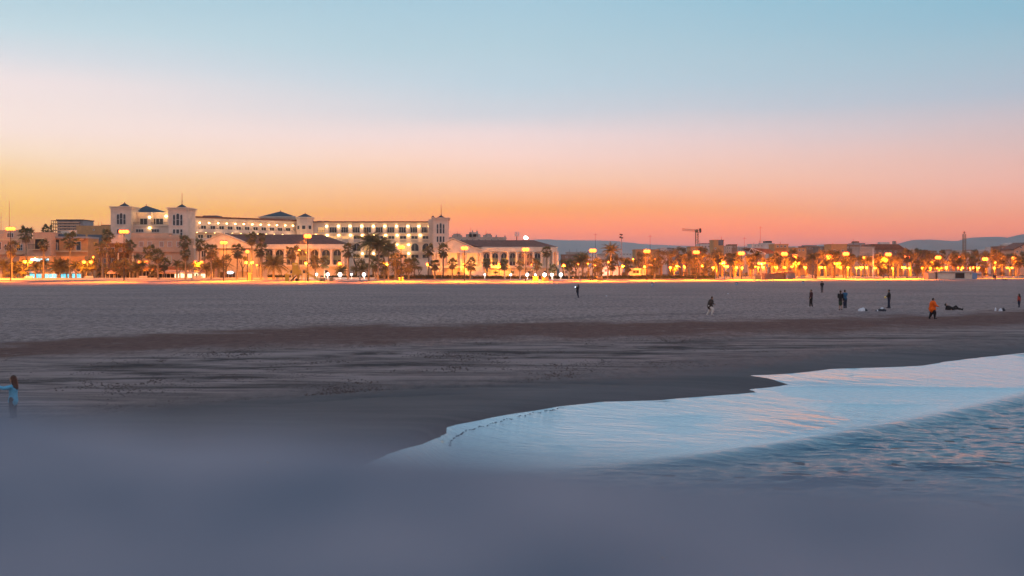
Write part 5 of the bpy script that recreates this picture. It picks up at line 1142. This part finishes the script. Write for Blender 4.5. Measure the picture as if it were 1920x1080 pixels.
# every palm, tree and lamp gets a label telling where it stands
LM = [(-200, 30, 'at the left picture edge'), (30, 70, 'in front of the pink stepped house'), (70, 100, 'in front of the recessed balcony house'), (100, 168, 'in front of the orange two storey house'), (168, 212, 'before the dark brick building'), (212, 250, 'below the leftmost hotel tower'),
      (250, 320, 'before the long pink house'), (320, 356, 'below the second hotel tower'), (356, 400, 'left of the left pavilion gable'), (400, 440, 'right before the left pavilion gable'), (440, 482, 'at the left pavilion gable corner'), (482, 560, 'left of the playground'), (560, 640, 'behind the playground by the left pavilion'),
      (640, 690, 'at the right end of the left pavilion'), (690, 760, 'between the two pavilions'), (760, 812, 'just left of the right pavilion'), (812, 860, 'before the right pavilion portico'), (860, 905, 'beside the steps of the right pavilion'), (905, 1015, 'before the right pavilion arched windows'), (1015, 1052, 'at the right end of the right pavilion'),
      (1052, 1130, 'before the long low white building'), (1130, 1180, 'near the slender floodlight mast'), (1180, 1240, 'below the square orange block'), (1240, 1300, 'left of the crane'), (1300, 1345, 'below the crane'), (1345, 1400, 'below the tall narrow block'), (1400, 1450, 'in front of the gabled shed'), (1450, 1500, 'behind the dark beach hut'),
      (1500, 1560, 'right of the dark beach hut'), (1560, 1630, 'left of the tall white pole'), (1630, 1700, 'in front of the tiled hall'), (1700, 1740, 'left of the white beach kiosk'), (1740, 1790, 'behind the white kiosk left half'), (1790, 1840, 'behind the white kiosk right half'), (1840, 1880, 'right of the white kiosk'), (1880, 2400, 'at the right picture edge')]
ORD = ['leftmost', 'second from the left', 'third from the left', 'fourth from the left', 'fifth from the left', 'sixth from the left', 'seventh from the left', 'eighth from the left', 'ninth from the left']
def autolabel(lst):
    gr = {}
    for o in lst:
        x = o['px']; lm = next(t for a, b, t in LM if a <= x < b); kd = o.name.split('.')[0]
        what = {'palm_tree': o['desc']+' palm', 'tree': o['desc']+' tree', 'shrub': 'round dark shrub', 'floodlight_lamp': 'tall orange floodlight', 'street_lamp': o['desc']+' orange promenade lamp', 'globe_lamp': 'white globe lamp'}[kd]
        gr.setdefault((what, lm), []).append(o)
    for (what, lm), os_ in gr.items():
        os_.sort(key=lambda o: o['px'])
        for i, o in enumerate(os_):
            o['label'] = (what+' '+lm) if len(os_) == 1 else (what+' '+lm+', '+('right one' if i else 'left one')+' of two' if len(os_) == 2 else what+' '+lm+', '+ORD[i])
    for o in lst:
        del o['px']; del o['desc']
autolabel(TREES+LAMPS)
# ------------------------------------------------------------------ beach furniture
def post(x, y0, y1, label, name='beach_post', cat='post', m='whitemetal', r=.07, cap=True):
    D = GD(y1); X = WX(x, D); mb = MB().tube((X, D, -.05), (X, D, WZ(y0, D)), r, r*.9, 8)
    if cap: mb.ball((X, D, WZ(y0, D)), r*1.6, 8, 5)
    return single(name, label, cat, mb, M[m], (X, D, 0))
POLE = single('flag_pole', 'tall bare white pole standing right of the dark beach hut', 'pole', MB().tube((WX(1637, 392), 392, 0), (WX(1637, 392), 392, WZ(467, 392)), .2, .12, 10).ball((WX(1637, 392), 392, WZ(467, 392)), .2, 8, 5), M['whitemetal'], (WX(1637, 392), 392, 0))
for x, y0, y1, lb in ((1342, 511, 524.5, 'white beach post between the crane and the dark hut'), (957.4, 517, 527, 'white post right under a small globe lamp'), (975.5, 510, 527, 'taller white post right of the globe topped one'), (1074.5, 520, 527, 'short white post before the low white building, left one'), (1086.5, 519.5, 527, 'short white post before the low white building, right one'), (1356, 521, 525.5, 'tiny white post right of the white beach post'), (1596, 519, 523.5, 'left of two white posts near the white pole'), (1604, 519, 523.3, 'right of two white posts near the white pole')): post(x, y0, y1, lb)
# shower block / benches
def bench(x, y, label, D=None):
    D = D or pline(x)+2.5; X = WX(x, D); T = Thing('bench', label, 'bench', (X, D, .12), 'stone benches on the promenade')
    T.part('seat', MB().box(X-1.3, X+1.3, D-.3, D+.3, .55, .68), M['white'])
    for k in (-.9, .9): T.part('support', MB().box(X+k-.15, X+k+.15, D-.22, D+.22, .12, .549), M['white'])
    T.part('backrest', MB().box(X-1.3, X+1.3, D+.301, D+.4, .75, 1.15), M['white'])
for x, lb in ((53, 'stone bench at the foot of the far left twin lamp'), (166, 'stone bench left of the leftmost hotel tower'), (268, 'stone bench before the pink house'), (372, 'stone bench left of the left pavilion'), (866, 'stone bench beside the pavilion steps'), (931, 'stone bench before the arched windows'), (1136, 'stone bench before the low white building'), (1265, 'stone bench left of the crane'), (1311, 'stone bench below the crane'), (1520, 'stone bench right of the dark hut'), (1580, 'stone bench left of the white pole'), (798, 'stone bench left of the right pavilion')): bench(x, 0, lb)
def cart(x, y0, y1, w_, label, cat='kiosk cart'):
    D = GD(y1); s = D/F; X = WX(x, D); T = Thing('beach_locker', label, cat, (X, D, 0), 'orange lit beach boxes')
    z1_ = WZ(y0, D); h = w_*s/2
    T.part('body', MB().box(X-h, X+h, D, D+1.4, 0, z1_-.12), M['ochre']); T.part('lid', MB().box(X-h-.1, X+h+.1, D-.1, D+1.5, z1_-.12, z1_), M['cream']); T.part('door', MB().box(X-h*.5, X+h*.1, D-.04, D-.003, .1, z1_-.3), M['ochre'])
for x, y0, y1, w_, lb in ((1004, 518.5, 526.3, 10, 'orange lit storage box by the globe lamps, left one'), (1023, 519, 526.5, 13, 'orange lit storage box by the globe lamps, right one'), (1125, 519, 526.6, 9, 'orange lit storage box before the low white building'), (752, 520, 526.5, 9, 'orange lit storage box under the lamp between the pavilions'), (621, 520, 527, 6, 'orange lit storage box at the right end of the playground'), (468, 512, 526, 6.5, 'pale round topped box by the left pavilion corner'), (1422, 515, 524, 9, 'orange lit box touching the dark beach hut')): cart(x, y0, y1, w_, lb, 'storage box')
# litter bins on the sand
def bin_(x, y0, y1, label):
    D = GD(y1); s = D/F; X = WX(x, D); h = (y1-y0)*s; r = h*.30
    T = Thing('litter_bin', label, 'litter bin', (X, D, 0), 'litter bins on the sand')
    T.part('bin_body', MB().tube((X, D, .04), (X, D, h*.86), r*.85, r, 10), M['bluewall']); T.part('rim', MB().tube((X, D, h*.86), (X, D, h), r*1.08, r*1.08, 10), M['black'])
    T.part('white_side', MB().box(X-r*.75, X-r*.05, D-r-.03, D-r+.02, h*.3, h*.8), M['whitemetal'])
for x, y0, y1, lb in ((1223, 530, 537.5, 'blue litter bin alone on the sand below the square orange block'), (1381, 528.5, 535, 'blue litter bin on the sand left of the dark hut'), (1505.5, 527, 532.5, 'small litter bin on the sand just right of the dark hut'), (1645, 526, 531, 'small litter bin on the sand right of the white pole'), (1764, 524.5, 529.5, 'small litter bin on the sand before the white kiosk')): bin_(x, y0, y1, lb)
# playground
T = Thing('playground_frame', 'orange yellow climbing frame with tower, slide and ladders', 'climbing frame', (WX(570, 322), 322, 0)); D = 322
def P3(x, y, dy=0): return (WX(x, D), D+dy, WZ(y, D))
def bar(x0, y0, x1, y1, r=.09, dy=0, nm='bar', m='yellow'): T.part(nm, MB().tube(P3(x0, y0, dy), P3(x1, y1, dy), r, r, 6), M[m])
for x in (549, 557.5): bar(x, 527.5, x, 493, .12, nm='tower_post')
for x in (549, 557.5): bar(x, 527.5, x, 493, .12, 1.3, 'tower_post')
T.part('tower_roof', MB().pyramid(WX(547.5, D), WX(559, D), D-.3, D+1.6, WZ(496, D), WZ(492.5, D), .5), M['yellow'])
T.part('tower_panel', MB().box(WX(549, D), WX(557.5, D), D-.1, D-.02, WZ(508, D), WZ(497, D)), M['yellow'])
T.part('tower_platform', MB().box(WX(547, D), WX(566, D), D-.2, D+1.5, WZ(514, D), WZ(513, D)), M['yellow'])
T.part('tower_panel', MB().box(WX(551, D), WX(565, D), D-.12, D-.04, WZ(512.8, D), WZ(506, D)), M['yellow'])
T.part('play_panel', MB().box(WX(534.5, D), WX(542, D), D-.1, D+.1, WZ(527.3, D), WZ(514, D)), M['yellow'])
T.part('walkway', MB().box(WX(535, D), WX(560, D), D-.3, D+1.2, WZ(515.6, D), WZ(514.4, D)), M['yellow'])
T.part('ramp', MB().prism([(WX(542.5, D), WZ(527.6, D)), (WX(545, D), WZ(527.6, D)), (WX(557.5, D), WZ(516.5, D)), (WX(555, D), WZ(516.5, D))], D-.5, D+.4), M['black'])
bar(536, 514, 547, 505, .12, nm='handrail'); bar(566, 504, 578, 509, .08, nm='handrail')
for x in (560.5, 566.5, 573.5, 578.7): bar(x, 527.5, x, 508.5, .1, nm='ladder_post')
for y in (510, 514.5, 519, 523):
    bar(560.5, y, 566.5, y, .07, nm='rung'); bar(573.5, y, 578.7, y, .07, nm='rung')
T.part('slide', MB().add([P3(579, 514.3, -.1), P3(579, 514.3, .8), P3(600, 526, .8), P3(600, 526, -.1), P3(579, 516, -.1), P3(579, 516, .8), P3(600, 527.5, .8), P3(600, 527.5, -.1)], [(0, 3, 2, 1), (4, 5, 6, 7), (0, 4, 7, 3), (1, 2, 6, 5), (3, 7, 6, 2), (0, 1, 5, 4)]), M['yellow'])
bar(579, 513, 598, 523.5, .1, nm='slide_rail'); bar(579, 513, 598, 523.5, .1, .8, 'slide_rail')
T.part('tyre', MB().tube(P3(556.5, 524.5, -.2), P3(556.5, 524.5, .1), .42, .42, 12), M['black']); bar(600, 527.3, 604, 524, .12, nm='spring_seat', m='black'); T.part('play_panel', MB().box(WX(598, D), WX(609, D), D+.8, D+1, WZ(527, D), WZ(521, D)), M['ochre'])

# things left lying on the sand
def cloth_pile(x, y1, wd, h, seed, label, mats, cat='clothes pile', name='clothes_pile'):
    D = GD(y1); s = D/F; X = WX(x, D); T = Thing(name, label, cat, (X, D, 0), 'bags and clothes left on the sand'); rn = random.Random(seed); W_ = wd*s/2; Hh = h*s
    for i, (dx, sc, hh, mn, nm) in enumerate(mats):
        n, m_ = 14, 6; mb = MB(); v = []; f = []
        for j in range(m_+1):
            for k in range(n):
                a = 2*pi*k/n; rr = cos(pi/2*j/m_); wob = 1+.28*noise.noise(Vector((cos(a)*1.4+seed+i, sin(a)*1.4, j*.5)))
                v.append((X+dx*W_+W_*sc*rr*wob*cos(a), D+W_*sc*.8*rr*wob*sin(a), Hh*hh*sin(pi/2*j/m_)*(1+.3*noise.noise(Vector((a, j*.7, seed))))-.01))
        for j in range(m_):
            for k in range(n): f.append((j*n+k, j*n+(k+1) % n, (j+1)*n+(k+1) % n, (j+1)*n+k))
        T.part(nm, MB().add(v, f), M[mn], smooth=True)
M['clothwhite'] = mat('white_cloth', (.62, .64, .70), .9, .15, 4, .4, 10); M['clothdark'] = mat('dark_cloth', (.03, .03, .04), .9, .2, 4)
cloth_pile(1617.5, 583.5, 19, 6.2, 1, 'white and dark clothes heap right of the hugging couple', [(-.35, .6, .9, 'clothwhite', 'towel'), (.05, .55, 1.05, 'clothwhite', 'jacket'), (.55, .45, .7, 'clothdark', 'bag')])
cloth_pile(1653, 583.5, 22, 6.5, 5, 'dark bag with grey flap lying beside the person holding a ball', [(.1, .75, .8, 'clothdark', 'bag'), (.1, .4, 1.1, 'clothwhite', 'flap'), (-.7, .16, .4, 'clothwhite', 'bottle'), (-.9, .2, .25, 'clothdark', 'strap')])
cloth_pile(1877, 583.5, 17, 6, 8, 'white cloth and dark bag left on the sand near the right edge', [(-.1, .45, .9, 'clothwhite', 'towel'), (.5, .45, 1.0, 'clothdark', 'bag')])
cloth_pile(1866.5, 583.2, 4, 6.5, 12, 'small white pouch left of the cloth and dark bag', [(0, .9, 1, 'clothwhite', 'pouch')], 'pouch', 'pouch')
for x, y, lb in ((1137, 555.5, 'tiny white scrap of litter right of the photographing person'), (1365, 551.3, 'tiny white scrap of litter above the running person')):
    D = GD(y); mb = MB().ball((WX(x, D), D, .05), .09, 7, 4, (1.3, 1, .6)); single('litter', lb, 'litter', mb, M['clothwhite'], (WX(x, D), D, 0))

# ------------------------------------------------------------------ people
def skin(): return None
M['skin'] = mat('skin', (.36, .20, .14), .55, .08, 6); M['hair'] = mat('dark_hair', (.025, .016, .012), .5, .2, 20); M['hairbrown'] = mat('brown_hair', (.07, .03, .018), .5, .25, 20)
def clothm(n, c): M[n] = mat(n, c, .85, .2, 5, .3, 14); return M[n]
clothm('black_cloth', (.016, .015, .018)); clothm('navy_cloth', (.02, .024, .05)); clothm('maroon_cloth', (.055, .014, .018)); clothm('pale_trousers', (.62, .56, .52)); clothm('blue_jacket', (.02, .10, .20)); clothm('orange_jacket', (.95, .13, .008)); clothm('light_blue_top', (.10, .42, .66)); clothm('red_top', (.38, .05, .035)); clothm('green_skirt', (.03, .05, .035)); clothm('grey_trousers', (.10, .09, .10)); clothm('brown_cloth', (.05, .035, .03)); clothm('shoe_white', (.55, .5, .5))
def fused(name, shapes, mt, vox, T, parent=None, sm=4):
    """capsules and balls fused by a voxel remesh into one continuous surface; coordinates local to the person"""
    mb = MB()
    for q in shapes:
        if q[0] == 'c':
            _, a, b, r0, r1 = q; mb.tube(a, b, r0, r1, 10); mb.ball(a, r0, 10, 6); mb.ball(b, r1, 10, 6)
        else: _, c, r, sc = q; mb.ball(c, r, 12, 8, sc)
    me = mb.mesh(name, mt); ob = link(bpy.data.objects.new(name, me))
    rm_ = ob.modifiers.new('r', 'REMESH'); rm_.mode = 'VOXEL'; rm_.voxel_size = vox; rm_.use_smooth_shade = True
    s_ = ob.modifiers.new('s', 'SMOOTH'); s_.iterations = sm; s_.factor = .5
    dg = bpy.context.evaluated_depsgraph_get(); m2 = bpy.data.meshes.new_from_object(ob.evaluated_get(dg)); m2.name = name
    bpy.data.objects.remove(ob); o = link(bpy.data.objects.new(name, m2)); o.parent = parent or T.o; return o
def person(x, y1, h, label, face, J=None, top='black_cloth', leg='navy_cloth', hair='hair', long_hair=False, shorts=None, skirt=None, coat=0, D=None, z=0.0, shoe='black_cloth', build=1.0, vox=None, head_k=1.0, handrad=1):
    """face: heading in degrees, 0 = looking at the viewer, 90 = looking left in the picture. J overrides joints (x right, y forward, z up; height 1)"""
    D = D or GD(y1); T = Thing('person', label, 'person', (WX(x, D), D, z), rz=radians(180-face) if False else 0)
    T.o.rotation_euler = (0, 0, radians(180)+radians(-face)); 
    j = dict(pel=(0, 0, .53), wst=(0, 0, .60), chs=(0, 0, .73), nck=(0, .0, .835), hd=(0, .012, .925),
             shL=(-.105, 0, .80), elL=(-.135, -.01, .64), wrL=(-.14, .03, .50), shR=(.105, 0, .80), elR=(.135, -.01, .64), wrR=(.14, .03, .50),
             hpL=(-.052, 0, .52), knL=(-.055, .012, .285), anL=(-.058, -.008, .045), hpR=(.052, 0, .52), knR=(.055, .012, .285), anR=(.058, -.008, .045))
    j.update(J or {}); j = {k: Vector(v)*h for k, v in j.items()}; vx = vox or .014*max(.7, h/1.75); B = build
    def c(a, b, r0, r1): return ('c', tuple(j[a] if isinstance(a, str) else a), tuple(j[b] if isinstance(b, str) else b), r0*h, r1*h)
    hd = j['hd']; up = (j['hd']-j['nck']).normalized(); fw = Vector((0, 1, 0)); fw = (fw-up*fw.dot(up)).normalized(); sd = fw.cross(up)
    body = [c('pel', 'wst', .075*B, .068*B), c('wst', 'chs', .068*B, .078*B), c('chs', 'nck', .072*B, .034), c('nck', 'hd', .031, .036), ('b', tuple(hd), .062*h*head_k, (.82, .95, 1.18)),
            c('shL', 'chs', .036, .06), c('shR', 'chs', .036, .06)]
    # face: nose, brow, chin, ears
    for off, r in (((0, .060, -.008), .010), ((0, .05, .018), .014), ((0, .040, -.048), .018), ((.052, 0, 0), .012), ((-.052, 0, 0), .012), ((.02, .052, .004), .009), ((-.02, .052, .004), .009), ((0, .052, -.03), .010)):
        body.append(('b', tuple(hd+(sd*off[0]+fw*off[1]+up*off[2])*h*head_k), r*h*head_k, (1, 1, 1)))
    for S_ in 'LR':
        body += [c('sh'+S_, 'el'+S_, .033*B, .026*B), c('el'+S_, 'wr'+S_, .025*B, .017), c('hp'+S_, 'kn'+S_, .052*B, .034*B), c('kn'+S_, 'an'+S_, .034*B, .021)]
        a = j['an'+S_]; d = (a-j['kn'+S_]).normalized(); ff = Vector((0, 1, 0)); ff = (ff-d*ff.dot(d)).normalized(); body.append(('c', tuple(a+d*.022*h-ff*.02*h), tuple(a+d*.03*h+ff*.075*h), .022*h, .016*h))
        wv = j['wr'+S_]; d = (wv-j['el'+S_]).normalized(); pn = Vector((1, 0, 0)) if abs(d.x) < .7 else Vector((0, 0, 1)); a2 = d.cross(pn).normalized(); pw = wv+d*.045*h
        body.append(('c', tuple(wv), tuple(pw), .016*h, .020*h))
        for k in range(4):
            o_ = a2*(k-1.5)*.0115*h; L_ = (.040, .048, .045, .036)[k]*h; p0 = pw+o_; p1 = p0+d*L_*.55; p2 = p1+(d*.8-pn*.5*(1 if S_ == 'R' else -1)).normalized()*L_*.5
            body += [('c', tuple(p0), tuple(p1), .0062*h, .0056*h), ('c', tuple(p1), tuple(p2), .0056*h, .0048*h)]
        th = wv+d*.015*h; body.append(('c', tuple(th), tuple(th+(d*.6+a2*.8).normalized()*.045*h), .0085*h, .006*h))
    fused('body', body, M['skin'], vx*.62, T, sm=2)
    G_ = .010
    tp = [c('pel', 'wst', .080*B+G_, .074*B+G_), c('wst', 'chs', .074*B+G_, .082*B+G_), c('chs', 'nck', .078*B+G_, .034+G_), c('shL', 'chs', .040+G_, .064+G_), c('shR', 'chs', .040+G_, .064+G_)]
    for S_ in 'LR': tp += [c('sh'+S_, 'el'+S_, .037*B+G_, .030*B+G_), c('el'+S_, 'wr'+S_, .030*B+G_, .022+G_)]
    if coat: tp += [('c', tuple(j['pel']), tuple(j['pel'].lerp((j['knL']+j['knR'])/2, coat)), (.085*B+G_)*h, (.092*B+G_)*h)]
    fused('jacket' if not coat else 'coat', tp, M[top], vx, T)
    lg = [c('pel', 'pel', .078*B+G_, .078*B)]
    for S_ in 'LR':
        lg += [c('pel', 'hp'+S_, .07*B, .056*B+G_), c('hp'+S_, 'kn'+S_, .056*B+G_, .040*B+G_)] if not skirt else []
        if not shorts and not skirt: lg += [c('kn'+S_, 'an'+S_, .040*B+G_, .028+G_)]
    if skirt: lg += [('c', tuple(j['pel']), tuple(j['pel'].lerp((j['knL']+j['knR'])/2, .85)), .085*h, .10*h)]
    fused('skirt' if skirt else 'shorts' if shorts else 'trousers', lg, M[leg], vx, T)
    for S_ in 'LR':
        a = j['an'+S_]; d = (a-j['kn'+S_]).normalized(); ff = Vector((0, 1, 0)); ff = (ff-d*ff.dot(d)).normalized()
        fused('shoe', [('c', tuple(a+d*.018*h-ff*.022*h), tuple(a+d*.026*h+ff*.085*h), .027*h, .020*h)], M[shoe], vx, T, sm=2)
    K = head_k
    hr = [('b', tuple(hd+(up*.014-fw*.012)*h*K), .066*h*K, (.86, .92, 1.12))]
    if long_hair:
        hr += [('c', tuple(hd-fw*.035*h*K), tuple(hd-fw*.055*h*K-up*.15*h*K), .045*h*K, .04*h*K), ('c', tuple(hd-fw*.02*h*K+sd*.035*h*K), tuple(hd-fw*.04*h*K+sd*.04*h*K-up*.13*h*K), .03*h*K, .025*h*K), ('c', tuple(hd-fw*.02*h*K-sd*.035*h*K), tuple(hd-fw*.04*h*K-sd*.04*h*K-up*.13*h*K), .03*h*K, .025*h*K)]
    fused('hair', hr, M[hair], vx*.8, T, sm=2)
    return T
STAND = dict()
# pose sheets
photog = dict(pel=(0, .02, .53), chs=(0, -.035, .73), nck=(0, -.05, .825), hd=(0, -.035, .915), shL=(-.1, -.04, .79), shR=(.1, -.04, .79), elL=(-.12, .06, .70), wrL=(-.045, .15, .79), elR=(.12, .06, .70), wrR=(.045, .15, .79), knL=(-.05, .0, .28), knR=(.05, -.02, .28), anL=(-.05, -.05, .045), anR=(.05, -.09, .045))
person(1083, 558.4, 1.78, 'person in a dark hooded coat photographing the sea at beach centre', 65, photog, 'black_cloth', 'navy_cloth', coat=.35, long_hair=True)
D = GD(558.4); single('phone', 'small bright phone held up by the dark coated photographing person', 'phone', MB().box(-.045, .045, -.008, .008, -.08, .08, frame(WX(1078.6, D), D-.12, radians(25))) if False else MB().box(WX(1078.6, D)-.06, WX(1078.6, D)+.06, D-.2, D-.18, 1.34, 1.50), M['whiteglow'], (WX(1078.6, D), D-.2, 1.42))
run = dict(pel=(0, .0, .50), chs=(0, .06, .71), nck=(0, .09, .80), hd=(0, .12, .89), shL=(-.105, .07, .77), shR=(.105, .07, .77), elL=(-.16, -.02, .62), wrL=(-.15, -.12, .52), elR=(.15, .13, .64), wrR=(.10, .24, .60), hpL=(-.05, 0, .49), hpR=(.05, 0, .49), knR=(.055, .17, .33), anR=(.055, .13, .085), knL=(-.055, -.02, .27), anL=(-.055, -.16, .06))
person(1331, 592, 1.66, 'hurrying person in a black jacket and pale trousers, right of centre', -60, run, 'brown_cloth', 'pale_trousers', hair='hairbrown', shoe='shoe_white', build=1.55, coat=.2)
hands_front = dict(elL=(-.13, .0, .65), wrL=(-.07, .09, .60), elR=(.13, .0, .65), wrR=(.07, .09, .60))
person(1521, 575.8, 1.78, 'person in dark maroon jacket standing side on, alone left of the couple', 75, dict(elL=(-.12, .0, .64), wrL=(-.10, .07, .56), elR=(.12, .0, .64), wrR=(.10, .05, .52), anL=(-.05, -.04, .045), anR=(.05, .05, .045), knR=(.05, .04, .28)), 'maroon_cloth', 'black_cloth', shoe='shoe_white')
person(1541.3, 548.5, 1.86, 'person seen from behind in black top and grey trousers, farther up the sand', 170, hands_front, 'black_cloth', 'grey_trousers', build=1.1)
hug = dict(elL=(-.15, .08, .68), wrL=(-.05, .17, .72), elR=(.15, .08, .68), wrR=(.05, .17, .72), hd=(0, .03, .92))
person(1576, 581.5, 1.86, 'bare legged person in black top and dark green skirt, embraced by another', -150, dict(elL=(-.12, .02, .65), wrL=(-.06, .08, .58)), 'black_cloth', 'green_skirt', skirt=True, hair='hairbrown', coat=.15)
person(1584.5, 578, 1.82, 'person in a blue jacket seen from behind, hugging the skirted one', 160, hug, 'blue_jacket', 'navy_cloth', build=1.12)
person(1667, 578, 1.84, 'person in dark clothes holding a yellow ball at their left side', 100, dict(elL=(-.12, .06, .66), wrL=(-.05, .14, .63), elR=(.12, .06, .66), wrR=(.05, .14, .63), knL=(-.05, .01, .28), anL=(-.05, -.03, .045), anR=(.05, .04, .045)), 'black_cloth', 'navy_cloth', build=1.05)
D = GD(578); single('ball', 'small yellow ball held by the dark clothed person', 'ball', MB().ball((WX(1659.6, D), D-.05, WZ(557.5, D)), .12, 14, 9), M['ballyellow'] if 'ballyellow' in M else mat('ball_yellow', (.75, .55, .2), .5, .1), (WX(1659.6, D), D-.05, WZ(557.5, D)), smooth=True)
person(1748, 598, 1.68, 'striding person in a bright orange jacket and dark trousers', -75, {**run, 'knR': (.055, .10, .30), 'anR': (.055, .10, .05), 'knL': (-.055, -.03, .27), 'anL': (-.055, -.12, .05), 'chs': (0, .03, .71), 'nck': (0, .04, .81), 'hd': (0, .05, .90), 'shL': (-.13, .04, .78), 'shR': (.13, .04, .78)}, 'orange_jacket', 'black_cloth', build=1.75, coat=.15)
lie = dict(pel=(0, .0, .065), wst=(0, -.09, .10), chs=(0, -.20, .15), nck=(0, -.30, .21), hd=(0, -.35, .28), shL=(-.105, -.27, .17), shR=(.105, -.27, .17), elL=(-.13, -.30, .04), wrL=(-.12, -.16, .03), elR=(.13, -.30, .04), wrR=(.12, -.16, .03), hpL=(-.05, .0, .065), hpR=(.05, 0, .065), knL=(-.055, .20, .20), anL=(-.06, .36, .05), knR=(.055, .25, .075), anR=(.06, .49, .03))
person(1786, 581.2, 1.8, 'person in black reclining on one elbow on the sand with a knee raised', -90, lie, 'black_cloth', 'black_cloth')
person(1911, 576, 1.34, 'child in a red top with dark hair at the right edge', 150, dict(anR=(.05, .05, .045), anL=(-.05, -.05, .045)), 'red_top', 'navy_cloth', build=1.25, long_hair=True, head_k=1.25)
girl = dict(pel=(0, 0, .46), wst=(0, 0, .53), chs=(0, 0, .67), nck=(0, 0, .76), hd=(0, .01, .885), shL=(-.10, 0, .725), shR=(.10, 0, .725), elL=(-.18, .13, .70), wrL=(-.14, .29, .73), elR=(.12, .14, .66), wrR=(.06, .28, .68), hpL=(-.05, 0, .44), hpR=(.05, 0, .44), knL=(-.055, .015, .25), knR=(.055, .015, .25))
person(25, 783.5, 1.17, 'small child in a pale blue top with long brown hair reaching out left', 100, girl, 'light_blue_top', 'brown_cloth', hair='hairbrown', long_hair=True, coat=.35, head_k=1.28, build=1.12, vox=.009)
# far strollers by the promenade wall
for x, y1, h, lb, tp in ((1863.5, 524.2, 1.75, 'left one of a dark pair standing right of the white kiosk', 'black_cloth'), (1866.5, 524.2, 1.7, 'right one of a dark pair standing right of the white kiosk', 'navy_cloth'), (1530, 523.5, 1.7, 'person in dark clothes on the promenade edge right of the dark hut', 'maroon_cloth'), (692, 527, 1.7, 'person walking at the foot of the lit feather palms', 'maroon_cloth'),
                     (541, 527, 1.2, 'child at the left side of the climbing frame', 'brown_cloth'), (613, 526.5, 1.1, 'child right of the slide', 'black_cloth'), (1374, 524, 1.7, 'person in dark clothes before the orange lit trees', 'black_cloth'), (1213.5, 526, 1.0, 'crouching child size figure before the snack kiosk', 'black_cloth'), (1107, 527, 1.6, 'person in brown leaning by the lamp right of the pavilion', 'brown_cloth'), (675, 526.5, 1.6, 'pale clothed person left of the three feather palms', 'pale_trousers')):
    person(x, y1, h, lb, 170 if x > 900 else 60, None, tp, 'black_cloth', vox=.022)
person(1884, 525.3, 1.7, 'person in blue lying on the sand near the right edge', -90, lie, 'blue_jacket', 'black_cloth', vox=.022)
